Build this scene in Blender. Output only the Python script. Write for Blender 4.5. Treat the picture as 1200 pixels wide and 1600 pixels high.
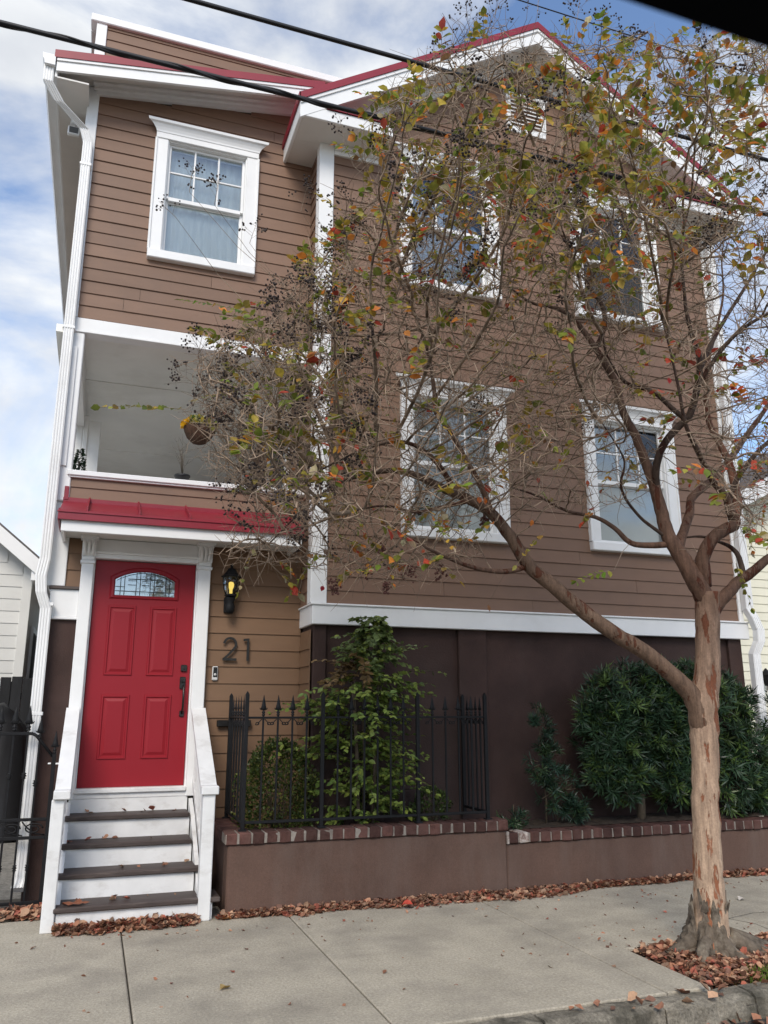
import bpy, math, random
import numpy as np
from mathutils import Vector, Matrix

# ------------------------------------------------------------------ clear
for o in list(bpy.data.objects):
    bpy.data.objects.remove(o, do_unlink=True)
scene = bpy.context.scene
COL = scene.collection
random.seed(21)
rng = np.random.default_rng(21)

# ------------------------------------------------------------------ camera
CAM = Vector((0.0844, -7.7741, 1.5395))
YAW, PITCH, FPX = 0.3381, 0.2423, 1256.1          # radians, pixels of the 1200x1600 photograph
cf = Vector((math.sin(YAW)*math.cos(PITCH), math.cos(YAW)*math.cos(PITCH), math.sin(PITCH)))
cr = Vector((math.cos(YAW), -math.sin(YAW), 0))
cu = cr.cross(cf)
cam_data = bpy.data.cameras.new('camera')
cam = bpy.data.objects.new('camera', cam_data)
COL.objects.link(cam)
cam.matrix_world = Matrix(((cr.x, cu.x, -cf.x, CAM.x), (cr.y, cu.y, -cf.y, CAM.y), (cr.z, cu.z, -cf.z, CAM.z), (0, 0, 0, 1)))
cam_data.sensor_fit = 'VERTICAL'
cam_data.sensor_height = 36.0
cam_data.lens = 36.0*FPX/1600.0
cam_data.clip_start = 0.03
cam_data.clip_end = 4000
cam_data.dof.use_dof = True
cam_data.dof.focus_distance = 7.5
cam_data.dof.aperture_fstop = 9.0
scene.camera = cam
scene.render.resolution_x, scene.render.resolution_y = 768, 1024

# ------------------------------------------------------------------ sky and sun
SUN_EL, SUN_AZ = math.radians(40), math.radians(205)     # azimuth measured clockwise from +Y
world = bpy.data.worlds.new('World')
scene.world = world
world.use_nodes = True
wn, wl = world.node_tree.nodes, world.node_tree.links
wn.clear()
w_out = wn.new('ShaderNodeOutputWorld')
w_bg = wn.new('ShaderNodeBackground')
w_bg.inputs['Strength'].default_value = 0.12
w_sky = wn.new('ShaderNodeTexSky')
w_sky.sky_type = 'NISHITA'
w_sky.sun_disc = False
w_sky.sun_elevation = SUN_EL
w_sky.sun_rotation = SUN_AZ
w_sky.air_density = 1.0
w_sky.dust_density = 0.6
w_sky.ozone_density = 2.0
w_tc = wn.new('ShaderNodeTexCoord')
w_map = wn.new('ShaderNodeMapping')
w_map.inputs['Location'].default_value = (0.35, 0.1, 0.62)
w_map.inputs['Scale'].default_value = (1.0, 1.0, 1.9)
w_n = wn.new('ShaderNodeTexNoise')
w_n.inputs['Scale'].default_value = 2.1
w_n.inputs['Detail'].default_value = 9
w_n.inputs['Roughness'].default_value = 0.56
w_n.inputs['Distortion'].default_value = 0.35
w_r = wn.new('ShaderNodeValToRGB')
w_r.color_ramp.elements[0].position = 0.42
w_r.color_ramp.elements[1].position = 0.58
w_n2 = wn.new('ShaderNodeTexNoise')
w_n2.inputs['Scale'].default_value = 5.0
w_n2.inputs['Detail'].default_value = 6
w_r2 = wn.new('ShaderNodeValToRGB')
w_r2.color_ramp.elements[0].position = 0.3
w_r2.color_ramp.elements[0].color = (3.5, 3.65, 3.9, 1)
w_r2.color_ramp.elements[1].position = 0.62
w_r2.color_ramp.elements[1].color = (4.9, 5.0, 5.05, 1)
w_mix = wn.new('ShaderNodeMix')
w_mix.data_type = 'RGBA'
w_gain = wn.new('ShaderNodeMix')
w_gain.data_type = 'RGBA'
w_gain.blend_type = 'MULTIPLY'
w_gain.inputs[0].default_value = 1.0
w_gain.inputs[7].default_value = (1.0, 1.03, 1.08, 1)
wl.new(w_tc.outputs['Generated'], w_map.inputs['Vector'])
wl.new(w_map.outputs['Vector'], w_n.inputs['Vector'])
wl.new(w_map.outputs['Vector'], w_n2.inputs['Vector'])
wl.new(w_n.outputs[0], w_r.inputs[0])
wl.new(w_n2.outputs[0], w_r2.inputs[0])
wl.new(w_sky.outputs[0], w_gain.inputs[6])
wl.new(w_r.outputs[0], w_mix.inputs[0])
wl.new(w_gain.outputs[2], w_mix.inputs[6])
wl.new(w_r2.outputs[0], w_mix.inputs[7])
wl.new(w_mix.outputs[2], w_bg.inputs['Color'])
wl.new(w_bg.outputs[0], w_out.inputs['Surface'])

sun_data = bpy.data.lights.new('sun', 'SUN')
sun_data.energy = 1.5
sun_data.angle = math.radians(25)
sun_data.color = (1.0, 0.92, 0.82)
sun = bpy.data.objects.new('sun', sun_data)
COL.objects.link(sun)
sd = Vector((math.sin(SUN_AZ)*math.cos(SUN_EL), math.cos(SUN_AZ)*math.cos(SUN_EL), math.sin(SUN_EL)))
sun.rotation_euler = sd.to_track_quat('Z', 'Y').to_euler()
sun.location = (0, -20, 30)

scene.view_settings.view_transform = 'Standard'
scene.view_settings.look = 'None'
scene.view_settings.gamma = 1.0
scene.view_settings.exposure = 0.85
scene.view_settings.use_curve_mapping = False

# ------------------------------------------------------------------ pixel helpers (a pixel gives a direction only)
def ray(px, py):
    return cf + cr*((px-600)/FPX) - cu*((py-800)/FPX)
def at_y(px, py, y):
    d = ray(px, py)
    return CAM + d*((y-CAM.y)/d.y)
def at_z(px, py, z):
    d = ray(px, py)
    return CAM + d*((z-CAM.z)/d.z)
def to_px(p):
    v = Vector(p)-CAM
    z = v.dot(cf)
    return 600+FPX*v.dot(cr)/z, 800-FPX*v.dot(cu)/z

# ------------------------------------------------------------------ object helpers
WM = {}
def link(o, parent=None, mw=None):
    COL.objects.link(o)
    mw = mw or Matrix.Identity(4)
    if parent is not None:
        o.parent = parent
        o.matrix_parent_inverse = WM[parent.name].inverted()
    o.matrix_basis = mw
    WM[o.name] = mw.copy()
    return o
def tag(o, label=None, cat=None, group=None, kind=None):
    if label: o['label'] = label
    if cat: o['category'] = cat
    if group: o['group'] = group
    if kind: o['kind'] = kind
    return o
def thing(name, loc, label, cat, group=None):
    o = bpy.data.objects.new(name, None)
    o.empty_display_size = 0.1
    link(o, None, Matrix.Translation(Vector(loc)))
    return tag(o, label, cat, group)
def inst(name, mesh, parent, loc=(0, 0, 0), scale=(1, 1, 1), rot=None):
    o = bpy.data.objects.new(name, mesh)
    m = Matrix.Translation(Vector(loc))
    if rot is not None:
        m = m @ rot.to_4x4()
    m = m @ Matrix.Diagonal((scale[0], scale[1], scale[2], 1))
    return link(o, parent, m)
def RX(a): return Matrix.Rotation(a, 3, 'X')
def RY(a): return Matrix.Rotation(a, 3, 'Y')
def RZ(a): return Matrix.Rotation(a, 3, 'Z')

class MB:
    def __init__(s):
        s.v, s.f, s.c, s.sm = [], [], [], []
    def add(s, vs, fs, col=None, smooth=False):
        n = len(s.v)
        s.v += [tuple(p) for p in vs]
        s.f += [tuple(i+n for i in f) for f in fs]
        s.c += [col or (1, 1, 1)]*len(vs) if not isinstance(col, list) else col
        s.sm += [smooth]*len(fs)
        return s
    def box(s, x0, x1, y0, y1, z0, z1, c=0.004, col=None):
        """box with chamfered edges"""
        x0, x1 = min(x0, x1), max(x0, x1); y0, y1 = min(y0, y1), max(y0, y1); z0, z1 = min(z0, z1), max(z0, z1)
        c = min(c, (x1-x0)*.3, (y1-y0)*.3, (z1-z0)*.3)
        vs = []
        X, Y, Z = (x0, x1), (y0, y1), (z0, z1)
        for i in (0, 1):
            for j in (0, 1):
                for k in (0, 1):
                    sx, sy, sz = (1-2*i)*c, (1-2*j)*c, (1-2*k)*c
                    vs += [(X[i], Y[j]+sy, Z[k]+sz), (X[i]+sx, Y[j], Z[k]+sz), (X[i]+sx, Y[j]+sy, Z[k])]
        def q(i, j, k, a): return (i*4+j*2+k)*3+a
        fs = []
        fs += [(q(0,0,0,0), q(0,0,1,0), q(0,1,1,0), q(0,1,0,0)), (q(1,0,0,0), q(1,1,0,0), q(1,1,1,0), q(1,0,1,0))]
        fs += [(q(0,0,0,1), q(1,0,0,1), q(1,0,1,1), q(0,0,1,1)), (q(0,1,0,1), q(0,1,1,1), q(1,1,1,1), q(1,1,0,1))]
        fs += [(q(0,0,0,2), q(0,1,0,2), q(1,1,0,2), q(1,0,0,2)), (q(0,0,1,2), q(1,0,1,2), q(1,1,1,2), q(0,1,1,2))]
        for j in (0, 1):
            for k in (0, 1):
                f = (q(0,j,k,1), q(0,j,k,2), q(1,j,k,2), q(1,j,k,1)); fs.append(f if (j == k) == True else f[::-1])
        for i in (0, 1):
            for k in (0, 1):
                f = (q(i,0,k,2), q(i,0,k,0), q(i,1,k,0), q(i,1,k,2)); fs.append(f if (i == k) else f[::-1])
        for i in (0, 1):
            for j in (0, 1):
                f = (q(i,j,0,0), q(i,j,0,1), q(i,j,1,1), q(i,j,1,0)); fs.append(f if (i == j) else f[::-1])
        for i in (0, 1):
            for j in (0, 1):
                for k in (0, 1):
                    f = (q(i,j,k,0), q(i,j,k,1), q(i,j,k,2))
                    fs.append(f[::-1] if (i+j+k) % 2 == 0 else f)
        return s.add(vs, fs, col)
    def prism(s, poly, axis, a, b, col=None):
        """poly: 2-D points; axis 'x': (y,z), 'y': (x,z), 'z': (x,y); extruded from a to b"""
        def P(p, t):
            return (t, p[0], p[1]) if axis == 'x' else (p[0], t, p[1]) if axis == 'y' else (p[0], p[1], t)
        n = len(poly)
        vs = [P(p, a) for p in poly]+[P(p, b) for p in poly]
        fs = [tuple(range(n)), tuple(range(2*n-1, n-1, -1))]
        fs += [((i+1) % n, i, n+i, n+(i+1) % n) for i in range(n)]
        return s.add(vs, fs, col)
    def tube(s, pts, rad, n=8, col=None, cap=True, smooth=True, jitter=0):
        pts = [Vector(p) for p in pts]
        if not isinstance(rad, (list, tuple)): rad = [rad]*len(pts)
        vs, fs, cs = [], [], []
        t0 = (pts[1]-pts[0]).normalized()
        u = t0.orthogonal().normalized()
        for i, p in enumerate(pts):
            t = (pts[min(i+1, len(pts)-1)]-pts[max(i-1, 0)]).normalized()
            u = (u-t*u.dot(t)).normalized()
            w = t.cross(u)
            for k in range(n):
                a = 2*math.pi*k/n
                r = rad[i]*(1+(random.uniform(-jitter, jitter) if jitter else 0))
                vs.append(p+u*(math.cos(a)*r)+w*(math.sin(a)*r))
                if isinstance(col, list): cs.append(col[i])
        for i in range(len(pts)-1):
            for k in range(n):
                fs.append((i*n+k, i*n+(k+1) % n, (i+1)*n+(k+1) % n, (i+1)*n+k))
        if cap:
            fs.append(tuple(range(n-1, -1, -1)))
            fs.append(tuple((len(pts)-1)*n+k for k in range(n)))
        return s.add(vs, fs, cs if isinstance(col, list) else col, smooth)
    def lathe(s, prof, cx, cy, cz=0, n=14, col=None, smooth=True, sx=1, sy=1):
        """prof: list of (radius, z)"""
        vs, fs = [], []
        for r, z in prof:
            for k in range(n):
                a = 2*math.pi*k/n
                vs.append((cx+r*sx*math.cos(a), cy+r*sy*math.sin(a), cz+z))
        for i in range(len(prof)-1):
            for k in range(n):
                fs.append((i*n+k, i*n+(k+1) % n, (i+1)*n+(k+1) % n, (i+1)*n+k))
        fs.append(tuple(range(n-1, -1, -1)))
        fs.append(tuple((len(prof)-1)*n+k for k in range(n)))
        return s.add(vs, fs, col, smooth)
    def sweep(s, prof, pts, side, col=None, closed=True):
        """profile of (a along side, b along normal) swept along pts; side fixed"""
        pts = [Vector(p) for p in pts]
        side = Vector(side).normalized()
        m = len(prof)
        vs, fs = [], []
        for i, p in enumerate(pts):
            ta = (pts[i]-pts[i-1]).normalized() if i > 0 else None
            tb = (pts[i+1]-pts[i]).normalized() if i < len(pts)-1 else None
            t = ((ta or tb)+(tb or ta)).normalized()
            sc = 1.0/max(.5, t.dot(tb or ta))
            nrm = t.cross(side).normalized()
            sd_ = side
            for a, b in prof:
                vs.append(p+sd_*a+nrm*(b*sc))
        for i in range(len(pts)-1):
            for k in range(m):
                fs.append((i*m+k, (i+1)*m+k, (i+1)*m+(k+1) % m, i*m+(k+1) % m))
        fs.append(tuple(range(m)))
        fs.append(tuple((len(pts)-1)*m+k for k in range(m-1, -1, -1)))
        return s.add(vs, fs, col)
    def quadpoly(s, pts, col=None):
        return s.add(pts, [tuple(range(len(pts)))], col)
    def mesh(s, name, mat):
        m = bpy.data.meshes.new(name)
        m.from_pydata(s.v, [], s.f)
        if any(c != (1, 1, 1) for c in s.c):
            a = m.color_attributes.new('Col', 'FLOAT_COLOR', 'POINT')
            a.data.foreach_set('color', [x for c in s.c for x in (c[0], c[1], c[2], 1.0)])
        m.polygons.foreach_set('use_smooth', s.sm)
        if mat: m.materials.append(mat)
        m.validate()
        m.update()
        return m
    def fix(s, m):
        import bmesh
        b = bmesh.new(); b.from_mesh(m); bmesh.ops.recalc_face_normals(b, faces=b.faces); b.to_mesh(m); b.free()
        return m
    def build(s, name, mat, parent=None):
        m = s.fix(s.mesh(name, mat))
        return link(bpy.data.objects.new(name, m), parent)

def mesh_np(name, V, F, mat, cols=None, smooth=False):
    """fast mesh from arrays; every face has the same vertex count; cols per vertex"""
    V = np.asarray(V, np.float32); F = np.asarray(F, np.int32)
    m = bpy.data.meshes.new(name)
    k = F.shape[1]
    m.vertices.add(len(V)); m.vertices.foreach_set('co', V.ravel())
    m.loops.add(F.size); m.loops.foreach_set('vertex_index', F.ravel())
    m.polygons.add(len(F)); m.polygons.foreach_set('loop_start', np.arange(len(F), dtype=np.int32)*k)
    if smooth: m.polygons.foreach_set('use_smooth', np.ones(len(F), dtype=bool))
    if cols is not None:
        a = m.color_attributes.new('Col', 'FLOAT_COLOR', 'POINT')
        c4 = np.ones((len(V), 4), np.float32); c4[:, :3] = cols
        a.data.foreach_set('color', c4.ravel())
    if mat: m.materials.append(mat)
    m.update(calc_edges=True)
    m.validate()
    return m

# leaf: base, widest left/right, rib, tip (x along the leaf, y across, z up)
LEAF_V = np.array([(0, 0, 0), (.28, .40, .05), (.62, .42, .05), (.30, 0, -.03), (.64, 0, -.04), (.28, -.40, .05), (.62, -.42, .05), (1, 0, -.10)], float)
LEAF_F = np.array([(0, 3, 1), (1, 3, 4), (1, 4, 2), (2, 4, 7), (0, 5, 3), (5, 6, 4), (5, 4, 3), (6, 7, 4)])
NARROW_V = np.array([(0, 0, 0), (.5, .5, .0), (.5, -.5, .0), (1, 0, -.06)], float)
NARROW_F = np.array([(0, 2, 1), (1, 2, 3)])
CURL_V = np.array([(0, 0, .0), (.35, .42, .28), (.4, 0, .02), (.35, -.42, .22), (.75, .28, .30), (.75, -.28, .12), (1, 0, .25)], float)
CURL_F = np.array([(0, 2, 1), (0, 3, 2), (1, 2, 4), (2, 3, 5), (2, 5, 6), (2, 6, 4)])
def norm_rows(a):
    return a/np.maximum(np.linalg.norm(a, axis=1, keepdims=True), 1e-9)
def leaves_np(P, D, N, L, W, tv, tf):
    """P base points, D directions, N approximate normals, L lengths, W width factors"""
    P = np.asarray(P, float); D = norm_rows(np.asarray(D, float)); N = np.asarray(N, float)
    S = norm_rows(np.cross(N, D)); N = np.cross(D, S)
    L = np.asarray(L, float)[:, None, None]; W = np.asarray(W, float)[:, None, None]
    V = P[:, None, :]+L*(tv[None, :, 0:1]*D[:, None, :]+tv[None, :, 1:2]*W*S[:, None, :]+tv[None, :, 2:3]*N[:, None, :])
    n, k = len(P), len(tv)
    F = (tf[None, :, :]+(np.arange(n)*k)[:, None, None]).reshape(-1, 3)
    return V.reshape(-1, 3), F
def percol(c, k):
    return np.repeat(np.asarray(c, float), k, axis=0)
def segs_np(A, B, RA, RB, n=4):
    """independent tapered sticks"""
    A = np.asarray(A, float); B = np.asarray(B, float)
    T = norm_rows(B-A)
    ref = np.where(np.abs(T[:, 2:3]) > .9, np.array([[1., 0, 0]]), np.array([[0, 0, 1.]]))
    U = norm_rows(np.cross(T, ref)); Wv = np.cross(T, U)
    ang = np.arange(n)*2*math.pi/n
    ring = U[:, None, :]*np.cos(ang)[None, :, None]+Wv[:, None, :]*np.sin(ang)[None, :, None]
    va = A[:, None, :]+ring*np.asarray(RA, float)[:, None, None]
    vb = B[:, None, :]+ring*np.asarray(RB, float)[:, None, None]
    V = np.concatenate([va, vb], 1).reshape(-1, 3)
    k = np.arange(n)
    f = np.stack([k, (k+1) % n, n+(k+1) % n, n+k], 1)
    F = (f[None]+(np.arange(len(A))*2*n)[:, None, None]).reshape(-1, 4)
    return V, F

# ------------------------------------------------------------------ materials
def new_mat(name):
    m = bpy.data.materials.new(name)
    m.use_nodes = True
    nt = m.node_tree
    nt.nodes.clear()
    return m, nt.nodes, nt.links
def mixrgb(n, l, a, b, fac, mode='MIX'):
    x = n.new('ShaderNodeMix'); x.data_type = 'RGBA'; x.blend_type = mode
    for sock, val in ((0, fac), (6, a), (7, b)):
        if hasattr(val, 'links'): l.new(val, x.inputs[sock])
        elif isinstance(val, (int, float)): x.inputs[sock].default_value = val
        else: x.inputs[sock].default_value = (val[0], val[1], val[2], 1)
    return x.outputs[2]
def ramp(n, l, src, p0, p1, c0=(0, 0, 0), c1=(1, 1, 1)):
    r = n.new('ShaderNodeValToRGB')
    r.color_ramp.elements[0].position = p0; r.color_ramp.elements[1].position = p1
    r.color_ramp.elements[0].color = (*c0, 1); r.color_ramp.elements[1].color = (*c1, 1)
    l.new(src, r.inputs[0])
    return r.outputs[0]
def noise(n, l, scale, detail=5, rough=.55, vec=None, stretch=None, coord='Object'):
    t = n.new('ShaderNodeTexNoise')
    t.inputs['Scale'].default_value = scale; t.inputs['Detail'].default_value = detail; t.inputs['Roughness'].default_value = rough
    tc = n.new('ShaderNodeTexCoord')
    src = tc.outputs[coord]
    if stretch:
        mp = n.new('ShaderNodeMapping'); mp.inputs['Scale'].default_value = stretch
        l.new(src, mp.inputs['Vector']); src = mp.outputs['Vector']
    l.new(src, t.inputs['Vector'])
    return t.outputs[0]
def geo_noise(n, l, scale, detail=5, rough=.55, stretch=None):
    """noise in world position, so that shared meshes do not repeat"""
    t = n.new('ShaderNodeTexNoise')
    t.inputs['Scale'].default_value = scale; t.inputs['Detail'].default_value = detail; t.inputs['Roughness'].default_value = rough
    g = n.new('ShaderNodeNewGeometry'); src = g.outputs['Position']
    if stretch:
        mp = n.new('ShaderNodeMapping'); mp.inputs['Scale'].default_value = stretch
        l.new(src, mp.inputs['Vector']); src = mp.outputs['Vector']
    l.new(src, t.inputs['Vector'])
    return t.outputs[0]
def surface(name, col, rough=.6, var=.12, scale=3.0, stretch=None, bump=0.0, bscale=60, bstretch=None, objvar=0.0, spec=.4, metal=0.0,
            stain=None, stain_amt=.3, stain_scale=1.2, stain_stretch=None, stain_lo=.5, stain_hi=.7, attr=False, coat=0.0, fine=0.0):
    m, n, l = new_mat(name)
    out = n.new('ShaderNodeOutputMaterial'); p = n.new('ShaderNodeBsdfPrincipled')
    l.new(p.outputs[0], out.inputs[0])
    base = tuple(col)
    c = mixrgb(n, l, [x*(1-var) for x in base], [min(1, x*(1+var)) for x in base], ramp(n, l, geo_noise(n, l, scale, 6, .6, stretch), .3, .7))
    if fine:
        c = mixrgb(n, l, c, ramp(n, l, geo_noise(n, l, 62, 7, .82), .36, .64, (1-fine,)*3, (1+fine,)*3), 1.0, 'MULTIPLY')
    if stain:
        f = ramp(n, l, geo_noise(n, l, stain_scale, 7, .65, stain_stretch), stain_lo, stain_hi, (0, 0, 0), (stain_amt,)*3)
        c = mixrgb(n, l, c, stain, f)
    if objvar:
        oi = n.new('ShaderNodeObjectInfo')
        c = mixrgb(n, l, c, ramp(n, l, oi.outputs['Random'], 0, 1, (1-objvar,)*3, (1+objvar,)*3), 1.0, 'MULTIPLY')
    if attr:
        a = n.new('ShaderNodeAttribute'); a.attribute_name = 'Col'
        c = mixrgb(n, l, c, a.outputs['Color'], 1.0, 'MULTIPLY')
    l.new(c, p.inputs['Base Color'])
    p.inputs['Roughness'].default_value = rough
    p.inputs['Specular IOR Level'].default_value = spec
    p.inputs['Metallic'].default_value = metal
    p.inputs['Coat Weight'].default_value = coat
    if bump:
        b = n.new('ShaderNodeBump'); b.inputs['Strength'].default_value = bump; b.inputs['Distance'].default_value = .01
        l.new(geo_noise(n, l, bscale, 6, .65, bstretch), b.inputs['Height'])
        l.new(b.outputs[0], p.inputs['Normal'])
    return m
def leaf_mat(name, trans=.42, rough=.5, tint=(1, 1, 1), objvar=0.0):
    m, n, l = new_mat(name)
    out = n.new('ShaderNodeOutputMaterial')
    a = n.new('ShaderNodeAttribute'); a.attribute_name = 'Col'
    c = mixrgb(n, l, a.outputs['Color'], ramp(n, l, geo_noise(n, l, 45, 4, .6), .3, .7, (.78,)*3, (1.2,)*3), 1.0, 'MULTIPLY')
    p = n.new('ShaderNodeBsdfPrincipled'); p.inputs['Roughness'].default_value = rough; p.inputs['Specular IOR Level'].default_value = .35
    t = n.new('ShaderNodeBsdfTranslucent')
    l.new(c, p.inputs['Base Color']); l.new(c, t.inputs['Color'])
    x = n.new('ShaderNodeMixShader'); x.inputs[0].default_value = trans
    l.new(p.outputs[0], x.inputs[1]); l.new(t.outputs[0], x.inputs[2]); l.new(x.outputs[0], out.inputs[0])
    return m
def glass_mat(name, tint=(.92, .95, .95), refl=.045):
    m, n, l = new_mat(name)
    out = n.new('ShaderNodeOutputMaterial')
    tr = n.new('ShaderNodeBsdfTransparent'); tr.inputs[0].default_value = (*tint, 1)
    gl = n.new('ShaderNodeBsdfGlossy'); gl.inputs['Roughness'].default_value = .02
    fr = n.new('ShaderNodeFresnel'); fr.inputs[0].default_value = 1.52
    ad = n.new('ShaderNodeMath'); ad.operation = 'ADD'; ad.inputs[1].default_value = refl; ad.use_clamp = True
    l.new(fr.outputs[0], ad.inputs[0])
    b = n.new('ShaderNodeBump'); b.inputs['Strength'].default_value = .04; b.inputs['Distance'].default_value = .02
    l.new(geo_noise(n, l, 3.0, 2), b.inputs['Height']); l.new(b.outputs[0], gl.inputs['Normal'])
    x = n.new('ShaderNodeMixShader'); l.new(ad.outputs[0], x.inputs[0]); l.new(tr.outputs[0], x.inputs[1]); l.new(gl.outputs[0], x.inputs[2])
    l.new(x.outputs[0], out.inputs[0])
    return m

M = {}
SIDING = (.205, .122, .081)
M['siding'] = surface('painted clapboard', SIDING, .55, .07, 2.2, (1, 1, 3), .05, 50, (.15, 1, 5), .085, .35, stain=(.15, .10, .078), stain_amt=.45, stain_scale=1.1, stain_stretch=(1, 1, .5), stain_lo=.48, stain_hi=.75)
M['siding_door'] = surface('bounce-lit clapboard', (.190, .110, .062), .55, .07, 2.2, (1, 1, 3), .05, 50, (.15, 1, 5), .05, .35)  # siding copy for the door wall, warm bounced light put into its base colour
M['sheath'] = surface('dark sheathing', (.05, .035, .028), .9)
M['white'] = surface('white trim paint', (.80, .80, .79), .42, .04, 3, None, .04, 30, None, .02, .4, stain=(.50, .48, .44), stain_amt=.35, stain_scale=2.0, stain_lo=.55, stain_hi=.85)
M['soffit'] = surface('soffit paint', (.70, .68, .64), .6, .05, 2)
M['porch_floor'] = surface('porch floor paint', (.62, .62, .60), .6, .08, 3)
M['ceiling'] = surface('porch ceiling board', (.86, .85, .80), .7, .06, 1.2, None, .02, 20, None, 0, .3, stain=(.45, .42, .36), stain_amt=.3, stain_scale=.9)
M['wornwhite'] = surface('worn white step paint', (.72, .72, .71), .55, .07, 5, None, .08, 60, (1, 1, .2), .03, .35, stain=(.36, .33, .29), stain_amt=.7, stain_scale=3.5, stain_stretch=(1, 1, 2), stain_lo=.52, stain_hi=.8)
M['tread'] = surface('dark tread paint', (.060, .045, .040), .6, .2, 6, (1, 4, 4), .2, 70, (.2, 1, 1), .05, .35, stain=(.18, .15, .13), stain_amt=.6, stain_scale=6, stain_stretch=(.4, 2, 2), stain_lo=.55, stain_hi=.75)
M['redroof'] = surface('red metal roof', (.235, .010, .024), .45, .1, 4, None, 0, 1, None, 0, .5)
M['door'] = surface('red door paint', (.262, .012, .020), .42, .04, 2, None, .015, 90, (1, 1, .1), 0, .28)
M['stucco'] = surface('dark brown stucco', (.052, .029, .024), .8, .28, 2.2, None, .5, 70, None, 0, .3, stain=(.085, .062, .055), stain_amt=.6, stain_scale=1.0, stain_stretch=(1, 1, .35), stain_lo=.45, stain_hi=.8)
M['stucco_wall'] = surface('planter stucco', (.112, .067, .051), .85, .2, 2.0, None, .25, 110, None, 0, .3, stain=(.165, .125, .105), stain_amt=.6, stain_scale=2.2, stain_stretch=(1.4, 1, .3), stain_lo=.46, stain_hi=.8, fine=.12)
M['brick'] = surface('cap brick', (.092, .043, .035), .85, .35, 18, None, .6, 60, None, .38, .25, stain=(.07, .045, .038), stain_amt=.6, stain_scale=9, stain_lo=.45, stain_hi=.7)
M['mortar'] = surface('old mortar', (.25, .22, .19), .95, .25, 14, None, .5, 70, None, 0, .2, stain=(.10, .08, .07), stain_amt=.6, stain_scale=6)
M['limebrick'] = surface('lime streaked brick', (.42, .37, .33), .9, .4, 22, None, .4, 60, None, .1, .2, stain=(.12, .05, .035), stain_amt=.9, stain_scale=12, stain_lo=.45, stain_hi=.6)
M['iron'] = surface('black iron paint', (.010, .010, .011), .55, .25, 12, None, .1, 60, None, 0, .22)
M['hardware'] = surface('dark bronze hardware', (.045, .042, .040), .35, .2, 20, None, 0, 1, None, 0, .5, .8)
M['concrete'] = surface('pavement concrete', (.395, .357, .285), .92, .13, 3.1, None, .7, 48, None, .06, .18, stain=(.20, .182, .155), stain_amt=.7, stain_scale=1.7, stain_lo=.45, stain_hi=.78, fine=.30)
M['joint'] = surface('joint dirt', (.07, .062, .05), .95, .3, 30)
M['kerb'] = surface('worn kerb stone', (.235, .212, .170), .95, .35, 6, None, 1.0, 34, None, .1, .25, stain=(.05, .047, .036), stain_amt=.9, stain_scale=4.2, stain_lo=.44, stain_hi=.66, fine=.45)
M['asphalt'] = surface('asphalt', (.055, .054, .052), .9, .25, 6, None, .7, 160, None, 0, .3, fine=.3)
M['soil'] = surface('dark soil', (.045, .032, .022), .95, .4, 12, None, .8, 50)
M['gravel'] = surface('drive gravel', (.24, .225, .195), .95, .35, 20, None, .8, 80, fine=.3)
M['glass'] = glass_mat('window glass')
M['leadglass'] = glass_mat('leaded glass', (.9, .93, .93), .16)
M['curtain'] = surface('pale curtain', (.84, .85, .82), .9, .08, 6, (6, 6, .6))
M['blind'] = surface('window blind', (.80, .81, .80), .7, .06, 6)
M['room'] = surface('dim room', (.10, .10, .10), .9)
M['came'] = surface('lead came', (.05, .05, .05), .4, .1, 10, None, 0, 1, None, 0, .5, .7)
M['whitewash'] = surface('neighbour white siding', (.62, .61, .57), .6, .05, 2, None, .04, 40, None, .04)
M['cream'] = surface('neighbour cream siding', (.76, .73, .58), .6, .04, 2, None, .04, 40, None, .03)
M['darkwood'] = surface('black fence wood', (.016, .016, .017), .8, .3, 8, (3, 3, .3), .3, 60, (3, 3, .2), .25)
M['shingle'] = surface('grey shingle', (.11, .10, .10), .9, .3, 10)
M['cable'] = surface('cable sheath', (.010, .010, .012), .5, .1, 5)
M['carpaint'] = surface('black car trim', (.006, .006, .007), .55, .1, 5)
M['rubber'] = surface('tyre rubber', (.012, .012, .012), .85, .2, 20)
M['alloy'] = surface('wheel alloy', (.35, .35, .36), .35, .05, 10, metal=.9)
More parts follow.
